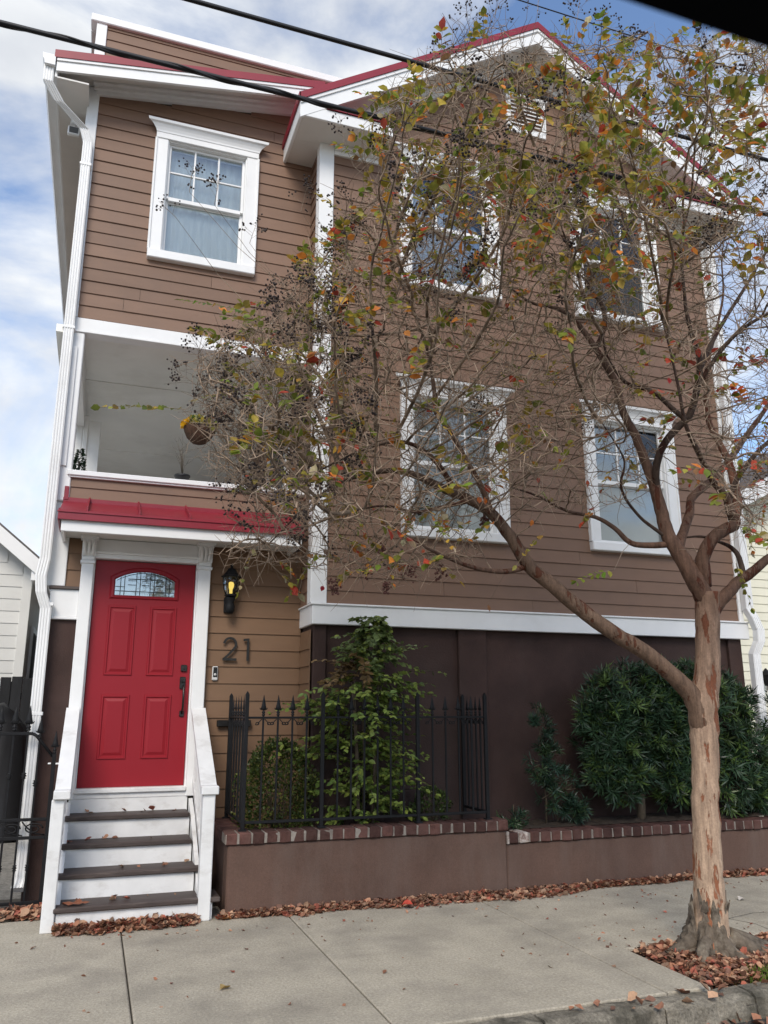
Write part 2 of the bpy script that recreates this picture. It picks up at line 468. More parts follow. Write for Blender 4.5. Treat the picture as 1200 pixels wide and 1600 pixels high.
def bark_mat():
    m, n, l = new_mat('crape myrtle bark')
    out = n.new('ShaderNodeOutputMaterial'); p = n.new('ShaderNodeBsdfPrincipled'); l.new(p.outputs[0], out.inputs[0])
    a = n.new('ShaderNodeAttribute'); a.attribute_name = 'Col'
    streak = geo_noise(n, l, 16, 6, .65, (2.2, 2.2, .22))
    c = mixrgb(n, l, a.outputs['Color'], ramp(n, l, streak, .32, .68, (.62, .60, .58), (1.30, 1.28, 1.24)), 1.0, 'MULTIPLY')
    # cinnamon under-bark where plates have peeled, in long upright patches
    patch = ramp(n, l, geo_noise(n, l, 6.5, 5, .6, (2.0, 2.0, .42)), .555, .585)
    c = mixrgb(n, l, c, mixrgb(n, l, a.outputs['Color'], (.62, .34, .24), 1.0, 'MULTIPLY'), patch)
    pale = ramp(n, l, geo_noise(n, l, 9, 5, .6, (1.6, 1.6, .35)), .60, .66, (0, 0, 0), (.55, .55, .55))
    c = mixrgb(n, l, c, mixrgb(n, l, a.outputs['Color'], (1.45, 1.5, 1.5), 1.0, 'MULTIPLY'), pale)
    c = mixrgb(n, l, c, ramp(n, l, geo_noise(n, l, 70, 4, .7), .3, .7, (.8,)*3, (1.15,)*3), 1.0, 'MULTIPLY')
    l.new(c, p.inputs['Base Color']); p.inputs['Roughness'].default_value = .75; p.inputs['Specular IOR Level'].default_value = .25
    b = n.new('ShaderNodeBump'); b.inputs['Strength'].default_value = .7; b.inputs['Distance'].default_value = .012
    l.new(geo_noise(n, l, 22, 8, .7, (2.2, 2.2, .3)), b.inputs['Height'])
    b2 = n.new('ShaderNodeBump'); b2.inputs['Strength'].default_value = .8; b2.inputs['Distance'].default_value = .006; b2.invert = True
    l.new(patch, b2.inputs['Height']); l.new(b.outputs[0], b2.inputs['Normal']); l.new(b2.outputs[0], p.inputs['Normal'])
    return m
M['bark'] = bark_mat()
M['rootbark'] = surface('rough root bark', (.13, .105, .08), .95, .5, 16, None, 1.0, 38, None, 0, .2, stain=(.30, .26, .20), stain_amt=.6, stain_scale=11, stain_lo=.5, stain_hi=.65)
M['twig'] = surface('twig bark', (.235, .178, .130), .8, .3, 10, None, 0, 1, None, 0, .25, attr=True)
M['pod'] = surface('seed capsule', (.032, .021, .019), .6, .4, 60, None, 0, 1, None, 0, .3)
M['leaf'] = leaf_mat('autumn leaf')
M['shrub'] = leaf_mat('shrub leaf', .22, .4)
M['needle'] = leaf_mat('podocarpus leaf', .15, .35)
M['litter'] = leaf_mat('dead leaf', .12, .75)
M['stem'] = surface('shrub stem', (.10, .075, .05), .85, .3, 20, None, .3, 60)
M['coir'] = surface('coir basket liner', (.075, .038, .022), .95, .5, 40, None, 1.0, 90)
M['plastic_black'] = surface('black plastic pot', (.015, .015, .016), .4, .1, 10)
M['bellwhite'] = surface('doorbell body', (.62, .62, .61), .4, .03, 10)
M['candle'] = surface('candle bulb', (.85, .70, .18), .4, .03, 10)
M['moss'] = leaf_mat('grass blade', .3, .5)

# ================================================================== ground, road, kerb, pavement
def struct(name, mb, mat, parent=None):
    o = mb.build(name, mat, parent)
    if parent is None: tag(o, kind='structure')
    return o
struct('ground', MB().quadpoly([(-700, -700, -.17), (700, -700, -.17), (700, 900, -.17), (-700, 900, -.17)]), M['gravel'])
struct('road', MB().quadpoly([(-300, -13.5, -.135), (300, -13.5, -.135), (300, -3.5, -.135), (-300, -3.5, -.135)]), M['asphalt'])
PY0, PY1 = -3.545, -1.0                                  # pavement front edge, foot of planter wall
PIT = (3.56, 5.35, -3.53, -2.74)
pav = struct('pavement', MB().box(-60, PIT[0], PY0+.01, .3, -.165, -.02, 0).box(PIT[1], 60, PY0+.01, PY1+.1, -.165, -.02, 0).box(PIT[0], PIT[1], PIT[3], PY1+.1, -.165, -.02, 0), M['joint'])
def slab(poly):
    mb = MB()
    # top face with a small tooled edge
    cx = sum(p[0] for p in poly)/len(poly); cy = sum(p[1] for p in poly)/len(poly)
    n = len(poly)
    def inset(p, i, d):
        a, b = Vector(poly[i-1]), Vector(poly[(i+1) % n]); q = Vector(p)
        e1, e2 = (q-a).normalized(), (b-q).normalized()
        n1, n2 = Vector((-e1.y, e1.x)), Vector((-e2.y, e2.x))
        m = (n1+n2); m = m/max(.3, m.dot(n1))
        return q+m*d
    top = [inset(p, i, .008) for i, p in enumerate(poly)]
    vs = [(p[0], p[1], -.1) for p in poly]+[(p[0], p[1], -.006) for p in poly]+[(p.x, p.y, 0) for p in top]
    fs = []
    for i in range(n):
        j = (i+1) % n
        fs += [(i, j, n+j, n+i), (n+i, n+j, 2*n+j, 2*n+i)]
    fs.append(tuple(range(2*n, 3*n)))
    mb.add(vs, fs)
    return mb.build('slab', M['concrete'], pav)
JX = [-5.6, -4.0, -2.45, -1.02, .402, 1.64, 3.262, 4.93, 6.55, 8.2, 9.85, 11.5, 13.1]
g = .005
for a, b in zip(JX[:-1], JX[1:]):
    yb = PY1+.05 if a > 1.2 else -.62
    x0, x1 = a+g, b-g
    if a == 3.262:
        slab([(x0, PY0), (PIT[0], PY0), (PIT[0], PIT[3]), (x1, PIT[3]), (x1, yb), (x0, yb)])
    elif a == 4.93:
        slab([(x0, PIT[3]), (PIT[1], PIT[3]), (PIT[1], PY0), (x1, PY0), (x1, yb), (x0, yb)])
    else:
        slab([(x0, PY0), (x1, PY0), (x1, yb), (x0, yb)])
kerb = struct('kerb', MB().box(-60, 60, -3.70, -3.56, -.168, -.06, 0), M['joint'])
kx = -6.0
while kx < 14:
    L = random.choice((.9, 1.2, 1.45)); L = L if not (1 < kx < 5) else random.uniform(.5, .8)
    mb = MB(); n = 9
    vs = []
    for i in range(n+1):
        x = kx+.006+(L-.012)*i/n
        j = lambda s: random.uniform(-s, s)
        vs += [(x, -3.555, -.16), (x, -3.553+j(.003), -.012+j(.006)), (x, -3.66+j(.01), -.010+j(.008)), (x, -3.705+j(.010), -.034+j(.010)), (x, -3.718+j(.006), -.16)]
    fs = []
    for i in range(n):
        for k in range(4):
            fs.append((i*5+k, (i+1)*5+k, (i+1)*5+k+1, i*5+k+1))
    fs += [(0, 1, 2, 3, 4), tuple(n*5+k for k in (4, 3, 2, 1, 0))]
    mb.add(vs, fs)
    mb.build('kerb_stone', M['kerb'], kerb)
    kx += L
# earth: tree pit, planter bed, side yard
def lumpy(name, x0, x1, y0, y1, z, amp, nx, ny, mat, kind='structure', edge=True):
    mb = MB(); vs = []; fs = []
    for j in range(ny+1):
        for i in range(nx+1):
            e = 0 if (edge and (i in (0, nx) or j in (0, ny))) else 1
            vs.append((x0+(x1-x0)*i/nx, y0+(y1-y0)*j/ny, z+e*random.uniform(-.3, 1)*amp))
    for j in range(ny):
        for i in range(nx):
            a = j*(nx+1)+i
            fs.append((a, a+1, a+nx+2, a+nx+1))
    mb.add(vs, fs, None, True)
    o = mb.build(name, mat)
    return tag(o, kind=kind)
lumpy('tree_pit_soil', PIT[0]+.004, PIT[1]-.004, PIT[2]+.002, PIT[3]-.004, -.045, .02, 30, 14, M['soil'])
lumpy('planter_soil', 1.27, 7.55, -.86, -.42, .50, .03, 70, 8, M['soil'])
lumpy('planter_soil', 1.30, 1.93, -.42, -.03, .50, .03, 10, 6, M['soil'])
lumpy('side_yard', -9, -.30, -.60, 12, -.03, .015, 50, 60, M['gravel'])
lumpy('side_yard', 7.6, 14, PY1+.06, 12, -.02, .01, 30, 50, M['gravel'])

# ================================================================== the house
house = thing('town_house', (3.3, 1.0, 0), 'brown clapboard three storey house with white trim, red door and red roof edges', 'house')
YR = -.421                      # plane of the right, gabled block; the left block's wall stands at y = 0
E1, E2 = .1375, .157            # board exposures

def clap_mesh(e, mat):
    """one board, unit length along x, lapping over the next below; front towards -y"""
    h = e+.022
    prof = [(0.0, 0.0), (-.0165, 0.0), (-.018, .0015), (-.018, .004), (-.0045, h), (0.0, h)]
    mb = MB(); vs = []
    for x in (0, 1):
        vs += [(x, y, z) for y, z in prof]
    n = len(prof)
    fs = [tuple(range(n)), tuple(range(2*n-1, n-1, -1))]+[(i, n+i, n+(i+1) % n, (i+1) % n) for i in range(n)]
    mb.add(vs, fs)
    return mb.fix(mb.mesh('siding_board', mat))
def clap_trap(e, mat, xb0, xb1, xt0, xt1):
    h = e+.022
    prof = [(0.0, 0.0), (-.0165, 0.0), (-.018, .0015), (-.018, .004), (-.0045, h), (0.0, h)]
    mb = MB(); vs = []
    for b, t in ((xb0, xt0), (xb1, xt1)):
        vs += [(b+(t-b)*z/h, y, z) for y, z in prof]
    n = len(prof)
    mb.add(vs, [tuple(range(n)), tuple(range(2*n-1, n-1, -1))]+[(i, n+i, n+(i+1) % n, (i+1) % n) for i in range(n)])
    return mb.fix(mb.mesh('siding_board', mat))
CL1, CL2, CL3 = clap_mesh(E1, M['siding']), clap_mesh(E2, M['siding_door']), clap_mesh(E1, M['siding'])

def sub_rects(r, holes):
    out = [r]
    for hx0, hx1, hz0, hz1 in holes:
        nxt = []
        for x0, x1, z0, z1 in out:
            if hx1 <= x0 or hx0 >= x1 or hz1 <= z0 or hz0 >= z1:
                nxt.append((x0, x1, z0, z1)); continue
            if hx0 > x0: nxt.append((x0, hx0, z0, z1))
            if hx1 < x1: nxt.append((hx1, x1, z0, z1))
            a, b = max(x0, hx0), min(x1, hx1)
            if hz0 > z0: nxt.append((a, b, z0, hz0))
            if hz1 < z1: nxt.append((a, b, hz1, z1))
        out = nxt
    return out
def wall(name, rects, y0, y1, mat=None):
    mb = MB()
    for x0, x1, z0, z1 in rects:
        mb.box(x0, x1, y0, y1, z0, z1, 0)
    return mb.build(name, mat or M['sheath'], house)
def clad(parent, mesh, e, x0, x1, z0, z1, y, holes, splits=()):
    z = z0; k = 0
    while z < z1-.03:
        h = min(e, z1-z)
        cuts = sub_rects((x0, x1, z, z+h), holes)
        for a, b, c, d in cuts:
            if b-a < .015 or d-c < .012: continue
            segs = [(a, b)]
            if b-a > 2.2 and splits:
                s = splits[k % len(splits)]
                if a+.3 < s < b-.3: segs = [(a, s-.001), (s+.001, b)]
            for p, q in segs:
                inst('siding_board', mesh, parent, (p, y, c), (q-p, 1, (d-c)/e))
        z += e; k += 1

# ---- openings (outer edge hidden behind the casing)
WIN = dict(w1=dict(x=(.377, 1.193), z=(6.135, 7.447), y=0.0), w2=dict(x=(2.99, 3.905), z=(6.11, 7.507), y=YR), w3=dict(x=(2.99, 3.905), z=(3.329, 4.727), y=YR),
           w4=dict(x=(5.18, 6.095), z=(3.329, 4.727), y=YR), w5=dict(x=(5.18, 6.095), z=(6.11, 7.507), y=YR))
def hole(k): w = WIN[k]; return (w['x'][0]-.03, w['x'][1]+.03, w['z'][0]-.03, w['z'][1]+.03)

# left block, upper wall
LX0, LX1 = -.455, 1.955
SH = .16                                                      # slope of the left roof
fr_z = lambda x: 7.823+SH*(x+.362)                             # lower edge of the frieze on the left wall
wu = wall('wall', sub_rects((LX0, LX1, 5.16, 7.95), [hole('w1')])+[(.7, LX1, 7.95, 8.12)], .004, .16)
z = 5.275; 
while z < 8.25:
    lo = max(-.362, -.362+(z+.06-7.83)/SH)
    if lo > LX1-.05: break
    for a, b, c, d in sub_rects((lo, LX1, z, min(z+E1, 8.27)), [hole('w1')]):
        if b-a > .015 and d-c > .012:
            s = (.2, 1.5, .9, 1.75, .05)[int(round(z/E1)) % 5]
            for p, q in ([(a, s-.0018), (s+.0018, b)] if a+.25 < s < b-.25 and b-a > 1.6 else [(a, b)]):
                inst('siding_board', CL1, wu, (p, random.uniform(-.0015, .0015), c+random.uniform(-.0012, .0012)), (q-p, 1, (d-c)/E1))
    z += E1
# parapet of the porch
wp = wall('wall', [(-.30, LX1, 3.30, 3.66)], .004, .14)
z = 3.425
inst('siding_board', CL1, wp, (-.28, 0, z), (LX1+.28, 1, 1)); inst('siding_board', CL1, wp, (-.28, 0, z+E1), (LX1+.28, 1, .085/E1))
inst('siding_board', CL1, wp, (-.28, 0, z-E1), (LX1+.28, 1, 1))
MB().box(-.315, LX1, -.055, .165, 3.668, 3.718, .006).box(-.30, LX1, -.038, .15, 3.652, 3.668, .003).build('porch_ledge', M['white'], house)
# door wall
wd = wall('wall', sub_rects((LX0+.1, LX1, -.02, 3.30), [(-.02, .934, .80, 2.93)]), .045, .2)
clad(wd, CL2, E2, 1.045, LX1, .06, 3.09, .044, [])
clad(wd, CL2, E2, -.245, -.115, 2.634, 3.07, .044, [])
# right block front wall with gable
RX0, RX1 = 1.955, 6.985
RIDGE = (RX0+RX1)/2+.02
RZ_E, PITCHR = 7.765, .638                                    # roof edge height at the eave x, slope
EVL, EVR = 1.615, 2*RIDGE-1.615
roof_z = lambda x: RZ_E+PITCHR*(min(x, 2*RIDGE-x)-EVL)
ATTIC = (4.16, 4.80, 8.12, 8.78)
holes_r = [hole(k) for k in ('w2', 'w3', 'w4', 'w5')]
wr = wall('wall', sub_rects((RX0+.01, RX1-.01, 2.40, 7.62), holes_r), YR+.004, YR+.16)
mb = MB(); mb.prism([(RX0+.01, 7.62), (RX1-.01, 7.62), (RX1-.01, roof_z(RX1)-.26), (RIDGE, roof_z(RIDGE)-.26), (RX0+.01, roof_z(RX0)-.26)], 'y', YR+.006, YR+.15)
mb.build('gable_wall', M['sheath'], house)
z = 2.515; k = 0
spl = (4.3, 3.3, 5.6, 2.7, 4.9)
while z < 9.35:
    if z < 7.75:
        for a, b, c, d in sub_rects((RX0+.13, RX1-.02, z, z+E1), holes_r):
            if b-a < .015 or d-c < .012: continue
            s = spl[k % 5]
            segs = [(a, s-.0018), (s+.0018, b)] if a+.3 < s < b-.3 and b-a > 2 else [(a, b)]
            for p, q in segs: inst('siding_board', CL3, wr, (p, YR+random.uniform(-.0015, .0015), c+random.uniform(-.0012, .0012)), (q-p, 1, (d-c)/E1))
    else:
        xb = max(RX0+.13, EVL+(z+.12-RZ_E)/PITCHR); xt = max(RX0+.13, EVL+(z+E1+.142-RZ_E)/PITCHR)
        if RIDGE-xt > .05:
            m_ = clap_trap(E1, M['siding'], xb, 2*RIDGE-xb, xt, 2*RIDGE-xt)
            inst('siding_board', m_, wr, (0, YR, z))
    z += E1; k += 1
# left return of the right block (faces -x)
ws = wall('wall', [(RX0, RX0+.02, 2.40, 7.62)], YR+.01, 0.02)
RM = RZ(-math.pi/2)
for (z0, z1, e, mesh) in ((.06, 2.26, E2, CL2), (2.515, 7.60, E1, CL3)):
    z = z0
    while z < z1-.05:
        inst('siding_board', mesh, ws, (RX0+.001, -.001, z), (abs(YR)-.04, 1, 1), RM)
        z += e
# sides and backs (seen only from a step aside)
wall('wall', [(LX0, LX0+.14, 5.16, 7.62)], .16, 9.5, M['siding'])
wall('wall', [(RX1-.16, RX1, 2.40, 7.7)], YR+.16, 9.5, M['siding'])
wall('wall', [(LX0+.1, LX0+.22, -.02, 2.35)], .2, 9.5, M['stucco'])
wall('wall', [(RX1-.2, RX1-.02, -.02, 2.40)], YR+.2, 9.5, M['stucco'])
wall('wall', [(LX0, RX1, -.02, 7.7)], 9.5, 9.66, M['siding'])

# ---- dark stucco base of the right block, with piers
MB().box(RX0+.12, RX1-.02, YR+.055, YR+.2, -.02, 2.36, 0).build('base_wall', M['stucco'], house)
for x0, x1 in ((RX0+.02, RX0+.145), (3.46, 3.765), (6.80, RX1-.005)):
    MB().box(x0, x1, YR+.012, YR+.14, -.02, 2.358, .006).build('pier', M['stucco'], house)
MB().box(RX0+.022, RX0+.14, YR+.15, .05, -.02, 2.357, .004).build('pier', M['stucco'], house)
MB().box(-.355, -.118, .03, .08, -.02, 2.335, .003).build('base_wall', M['stucco'], house)
# ---- white water table band
bx = MB()
bx.box(RX0-.012, RX1+.075, YR-.045, YR+.02, 2.325, 2.505, .006).box(RX0-.012, RX0+.055, YR+.02, .04, 2.325, 2.505, .006)
bx.build('skirt_band', M['white'], house)
MB().box(RX0-.028, RX1+.085, YR-.062, YR+.02, 2.505, 2.523, .004).box(RX0-.028, RX0+.03, YR+.02, .04, 2.505, 2.522, .004).build('band_cap', M['white'], house)
MB().box(-.36, -.118, .0, .06, 2.36, 2.605, .004).build('skirt_band', M['white'], house)
MB().box(-.36, -.118, -.012, .05, 2.335, 2.36, .004).build('band_cap', M['white'], house)
MB().box(-.375, -.118, -.025, .06, 2.606, 2.632, .004).build('drip_cap', M['tread'], house)
# ---- corner boards
MB().box(RX0-.03, RX0+.13, YR-.034, YR+.03, 2.523, 7.60, .006).build('corner_board', M['white'], house)
MB().box(RX0-.03, RX0-.004, YR+.03, YR+.10, 2.523, 7.60, .004).build('corner_board', M['white'], house)
MB().box(RX1-.03, RX1+.03, YR-.034, YR+.1, 2.523, 7.55, .006).build('corner_board', M['white'], house)
MB().box(LX0-.02, -.362, -.034, .13, 5.27, 7.905, .006).build('corner_board', M['white'], house)
MB().box(LX0-.01, -.245, .005, .15, 2.634, 3.42, .006).build('corner_board', M['white'], house)
# band under the upper wall, and the porch opening
MB().box(LX0-.02, LX1, -.032, .12, 5.135, 5.268, .006).build('frieze_band', M['white'], house)
MB().box(LX0+.02, LX1, -.045, .1, 5.112, 5.135, .004).build('band_cap', M['white'], house)
MB().box(LX0-.012, -.280, -.03, .14, 3.42, 5.112, .008).build('corner_post', M['white'], house)
MB().box(LX0-.02, -.33, -.05, -.028, 3.75, 4.95, .004).build('post_panel', M['white'], house)

# ---- porch interior: ceiling boards, floor, house wall, side posts
MB().box(LX0-.1, LX1+1.6, .12, 9.5, 5.16, 5.24, 0).build('porch_ceiling', M['ceiling'], house)
for y in (1.30, 3.86, 6.45):
    MB().box(LX0, LX1+1.55, y-.018, y+.018, 5.150, 5.163, .002).build('ceiling_batten', M['ceiling'], house)
MB().box(LX0, LX1+1.6, .14, 9.5, 3.18, 3.30, 0).build('porch_floor', M['porch_floor'], house)
wall('wall', [(LX1+.03, LX1+.16, 3.30, 5.16)], .25, 9.5, M['siding'])
for yw in (1.0, 3.4, 6.0):
    f = MB().box(LX1-.02, LX1+.028, yw-.1, yw, 3.35, 4.9, .004).box(LX1-.02, LX1+.028, yw+.9, yw+1.0, 3.35, 4.9, .004).box(LX1-.02, LX1+.03, yw-.12, yw+1.02, 4.9, 5.02, .004).build('porch_window', M['white'], house)
    MB().box(LX1+.0, LX1+.025, yw+.0, yw+.9, 3.36, 4.9, 0).build('pane', M['room'], f)
for yp in (2.05, 4.4, 6.8, 9.3):
    MB().box(LX0, LX0+.16, yp, yp+.16, 3.30, 5.16, .008).build('porch_post', M['white'], house)
MB().box(LX0+.03, LX0+.11, .15, 9.4, 4.16, 4.22, .006).build('porch_rail', M['white'], house)
MB().box(LX0-.02, LX0+.12, .15, 9.5, 3.10, 3.33, .006).box(LX0-.02, LX0+.17, .15, 9.5, 4.86, 5.26, .006).build('porch_beam', M['white'], house)
MB().box(LX0+.16, LX0+.22, 2.05, 2.10, 3.30, 5.0, .006).box(LX0+.16, LX0+.36, 2.07, 2.11, 3.30, 4.95, .006).build('porch_shutter', M['white'], house)

# ---- left roof: red edge, fascia, soffit, cornice, gutter
YO = -.38
def slope_bar(name, mat, x0, x1, zf, y0, y1, z_lo, z_hi, parent=house):
    """bar following the left roof slope between x0 and x1 (heights relative to zf)"""
    mb = MB(); vs = []
    for x in (x0, x1):
        for y in (y0, y1):
            vs += [(x, y, zf(x)+z_lo), (x, y, zf(x)+z_hi)]
    mb.add(vs, [(0, 1, 3, 2), (4, 6, 7, 5), (0, 4, 5, 1), (2, 3, 7, 6), (0, 2, 6, 4), (1, 5, 7, 3)])
    return mb.build(name, mat, parent)
le = lambda x: 7.922+SH*(x+.784)                              # top of the red edge at y = YO
rf = slope_bar('roof', M['redroof'], -.79, 2.3, le, YO, 9.8, -.035, 0)
slope_bar('drip_edge', M['redroof'], -.79, 1.98, le, YO-.025, YO-.002, -.075, .012, rf)
slope_bar('fascia', M['white'], -.765, 1.985, le, YO-.002, YO+.03, -.215, -.065, rf)
slope_bar('fascia_lip', M['white'], -.765, 1.985, le, YO-.016, YO-.003, -.105, -.076, rf)
slope_bar('soffit', M['soffit'], -.75, 1.99, le, YO+.03, .12, -.062, -.046, rf)
slope_bar('frieze', M['white'], -.40, 1.955, fr_z, -.045, .02, 0.0, .112, rf)
slope_bar('crown_moulding', M['white'], -.42, 1.955, fr_z, -.080, -.045, .045, .112, rf)
slope_bar('crown_moulding', M['white'], -.43, 1.955, fr_z, -.120, -.080, .078, .113, rf)
MB().box(-.775, -.752, YO+.03, 9.8, 7.66, 7.87, .003).build('eave_fascia', M['white'], rf)
MB().box(-.752, LX0, YO+.03, 9.6, 7.655, 7.672, 0).build('eave_soffit', M['soffit'], rf)
prof = [(0, 0), (0, .12), (-.012, .12), (-.012, .012), (-.085, .012), (-.095, .05), (-.108, .075), (-.112, .12), (-.122, .12), (-.119, .07), (-.105, .045), (-.095, 0)]
gut = MB().prism([(-.777+a, 7.75+b) for a, b in prof], 'y', YO-.02, 9.8).build('gutter', M['white'], house)
MB().prism([(-.779, 7.752), (-.779, 7.868), (-.892, 7.868), (-.885, 7.82), (-.872, 7.752)], 'y', YO-.024, YO-.018).build('end_cap', M['white'], gut)
# ---- fluted downspouts
def flute(w, d, nr=4):
    p = [(-w/2, -d/2), (-w/2, d/2)]
    for k in range(nr):
        a = -w/2+w*(k+.18)/nr; b = -w/2+w*(k+.82)/nr
        p += [(a, d/2), (a+.004, d/2+.007), (b-.004, d/2+.007), (b, d/2)]
    p += [(w/2, d/2), (w/2, -d/2)]
    return p
dsx = -.425
ds = MB()
ds.sweep(flute(.092, .062), [(-.835, -.33, 7.77), (-.83, -.33, 7.60), (-.72, -.25, 7.47), (-.47, -.105, 7.32), (dsx, -.085, 7.18), (dsx, -.085, 2.86), (dsx-.02, -.10, 2.70), (dsx-.005, -.10, 2.56), (dsx+.045, -.07, 2.42), (dsx+.05, -.065, .28), (dsx+.05, -.08, .20), (dsx+.045, -.14, .13)], (1, .0, 0))
dsp = ds.build('downspout', M['white'], house)
for zz in (6.9, 5.1, 2.44, 1.5):
    xx = dsx if zz > 2.5 else dsx+.05
    MB().box(xx-.056, xx+.056, -.125 if zz > 2.5 else -.106, -.03, zz, zz+.03, .003).build('strap', M['white'], dsp)
dr = MB()
drx = 7.085
dr.sweep(flute(.105, .07), [(drx-.05, YR-.085, 7.3), (drx-.05, YR-.085, 2.66), (drx-.02, YR-.12, 2.56), (drx+.025, YR-.135, 2.42), (drx+.02, YR-.13, 2.30), (drx-.03, YR-.09, 2.16), (drx-.03, YR-.085, .25), (drx-.03, YR-.16, .12)], (1, 0, 0))
dr.build('downspout', M['white'], house)

# ---- gable roof of the right block
YG = YR-.395
TH = .035
gr = MB()
for s in (-1, 1):
    xe = EVL if s < 0 else EVR
    vs = []
    for x, zt in ((xe, RZ_E), (RIDGE, roof_z(RIDGE))):
        for y in (YG, 9.9):
            vs += [(x, y, zt-TH), (x, y, zt)]
    gr.add(vs, [(0, 1, 3, 2), (4, 6, 7, 5), (0, 4, 5, 1), (2, 3, 7, 6), (0, 2, 6, 4), (1, 5, 7, 3)])
gr = gr.build('gable_roof', M['redroof'], house)
def rake(name, mat, y0, y1, lo, hi, side, ext=0.0, xs=None):
    xe = (EVL-ext) if side < 0 else (EVR+ext)
    if xs is not None: xe = xs if side < 0 else 2*RIDGE-xs
    mb = MB(); vs = []
    for x in (xe, RIDGE):
        zt = RZ_E+PITCHR*(min(x, 2*RIDGE-x)-EVL)
        for y in (y0, y1):
            vs += [(x, y, zt+lo), (x, y, zt+hi)]
    mb.add(vs, [(0, 1, 3, 2), (4, 6, 7, 5), (0, 4, 5, 1), (2, 3, 7, 6), (0, 2, 6, 4), (1, 5, 7, 3)])
    return mb.build(name, mat, gr)
for s in (-1, 1):
    rake('drip_edge', M['redroof'], YG-.03, YG-.003, -.075, .012, s, .015)
    rake('rake_fascia', M['white'], YG-.003, YG+.03, -.275, -.068, s)
    rake('rake_lip', M['white'], YG-.018, YG-.004, -.115, -.077, s)
    rake('rake_soffit', M['soffit'], YG+.03, YR+.02, -.245, -.225, s, 0, RX0-.05)
    rake('rake_frieze', M['white'], YR-.05, YR+.0, -.345, -.245, s, 0, RX0+.10)
    rake('rake_crown', M['white'], YR-.10, YR-.05, -.30, -.245, s, 0, RX0+.02)
    # boxed eave and its return
    a, b = (EVL, RX0+.02) if s < 0 else (RX1-.02, EVR)
    x_in = EVL+1.02 if s < 0 else EVR-1.02
    xa, xb = min(a, x_in if s > 0 else a), max(b, x_in if s < 0 else b)
    MB().box(xa+.03, xb-.0, YG+.03, YR+.0, 7.535, 7.55, 0).build('return_soffit', M['soffit'], gr)
    yb = 0.0 if s < 0 else 9.6
    MB().box(a+(.03 if s < 0 else -.0), b-(.0 if s < 0 else .03), YR+.002, yb-.002, 7.535, 7.55, 0).build('eave_soffit', M['soffit'], gr)
    ex = EVL if s < 0 else EVR
    MB().box(ex-.002, ex+.03, YG+.0, yb, 7.52, 7.70, .004).build('eave_fascia', M['white'], gr) if s < 0 else MB().box(ex-.03, ex+.002, YG+.0, yb, 7.52, 7.70, .004).build('eave_fascia', M['white'], gr)
    MB().box(ex-.022, ex-.003, YG-.03, yb, 7.69, 7.775, .003).build('drip_edge', M['redroof'], gr) if s < 0 else MB().box(ex+.003, ex+.022, YG-.03, yb, 7.69, 7.775, .003).build('drip_edge', M['redroof'], gr)
    ra, rb = (EVL+.03, x_in) if s < 0 else (x_in, EVR-.03)
    MB().box(ra, rb, YG+.001, YG+.03, 7.52, 7.655, .004).build('return_fascia', M['white'], gr)
    rr = MB(); rr.prism([(YG-.02, 7.655), (YG-.02, 7.683), (YR, 7.80), (YR, 7.772)], 'x', ra+.25 if s < 0 else ra, rb if s < 0 else rb-.25)
    rr.build('return_roof', M['redroof'], gr)
    # moulding under the box against the wall
    ca, cb = (RX0+.13, x_in) if s < 0 else (x_in, RX1-.02)
    MB().box(ca, cb, YR-.075, YR, 7.475, 7.533, .006).build('bed_moulding', M['white'], gr)
    MB().box(ca, cb, YR-.04, YR, 7.425, 7.475, .006).build('bed_moulding', M['white'], gr)
# small attic louvre in the gable
at = MB().box(4.20, 4.80, YR-.05, YR-.0, 8.83, 8.93, .006).box(4.24, 4.76, YR-.04, YR, 8.32, 8.39, .006).box(4.23, 4.29, YR-.04, YR, 8.39, 8.83, .005).box(4.71, 4.77, YR-.04, YR, 8.39, 8.83, .005).build('attic_vent', M['white'], house)
for k in range(8):
    mb = MB(); z0 = 8.392+k*.054
    mb.add([(4.29, YR-.035, z0), (4.71, YR-.035, z0), (4.71, YR-.005, z0+.045), (4.29, YR-.005, z0+.045), (4.29, YR-.028, z0), (4.71, YR-.028, z0), (4.71, YR+.0, z0+.045), (4.29, YR+.0, z0+.045)],
           [(0, 1, 2, 3), (4, 7, 6, 5), (0, 4, 5, 1), (3, 2, 6, 7), (0, 3, 7, 4), (1, 5, 6, 2)])
    mb.build('louvre_slat', M['white'], at)

# ---- raised rear storey behind the left roof
RZ0, RZ1, RY = 7.9, 9.70, 1.0
rw = wall('wall', [(-.42, 2.9, RZ0, RZ1)], RY+.004, 6.5)
z = RZ0+.05
while z < RZ1-.05:
    inst('siding_board', CL1, rw, (-.42, RY, z), (3.3, 1, 1)); z += E1
MB().box(-.53, -.41, RY-.035, RY+.1, RZ0, RZ1-.005, .005).build('corner_board', M['white'], house)
MB().box(-.60, 3.0, RY-.06, RY+.12, RZ1-.055, RZ1+.055, .01).build('parapet_coping', M['white'], house)
MB().box(-.60, -.40, RY+.12, 6.5, RZ1-.055, RZ1+.055, .01).build('parapet_coping', M['white'], house)
MB().box(-.44, -.40, RY+.1, 6.5, RZ0, RZ1-.06, 0).build('wall', M['siding'], house)

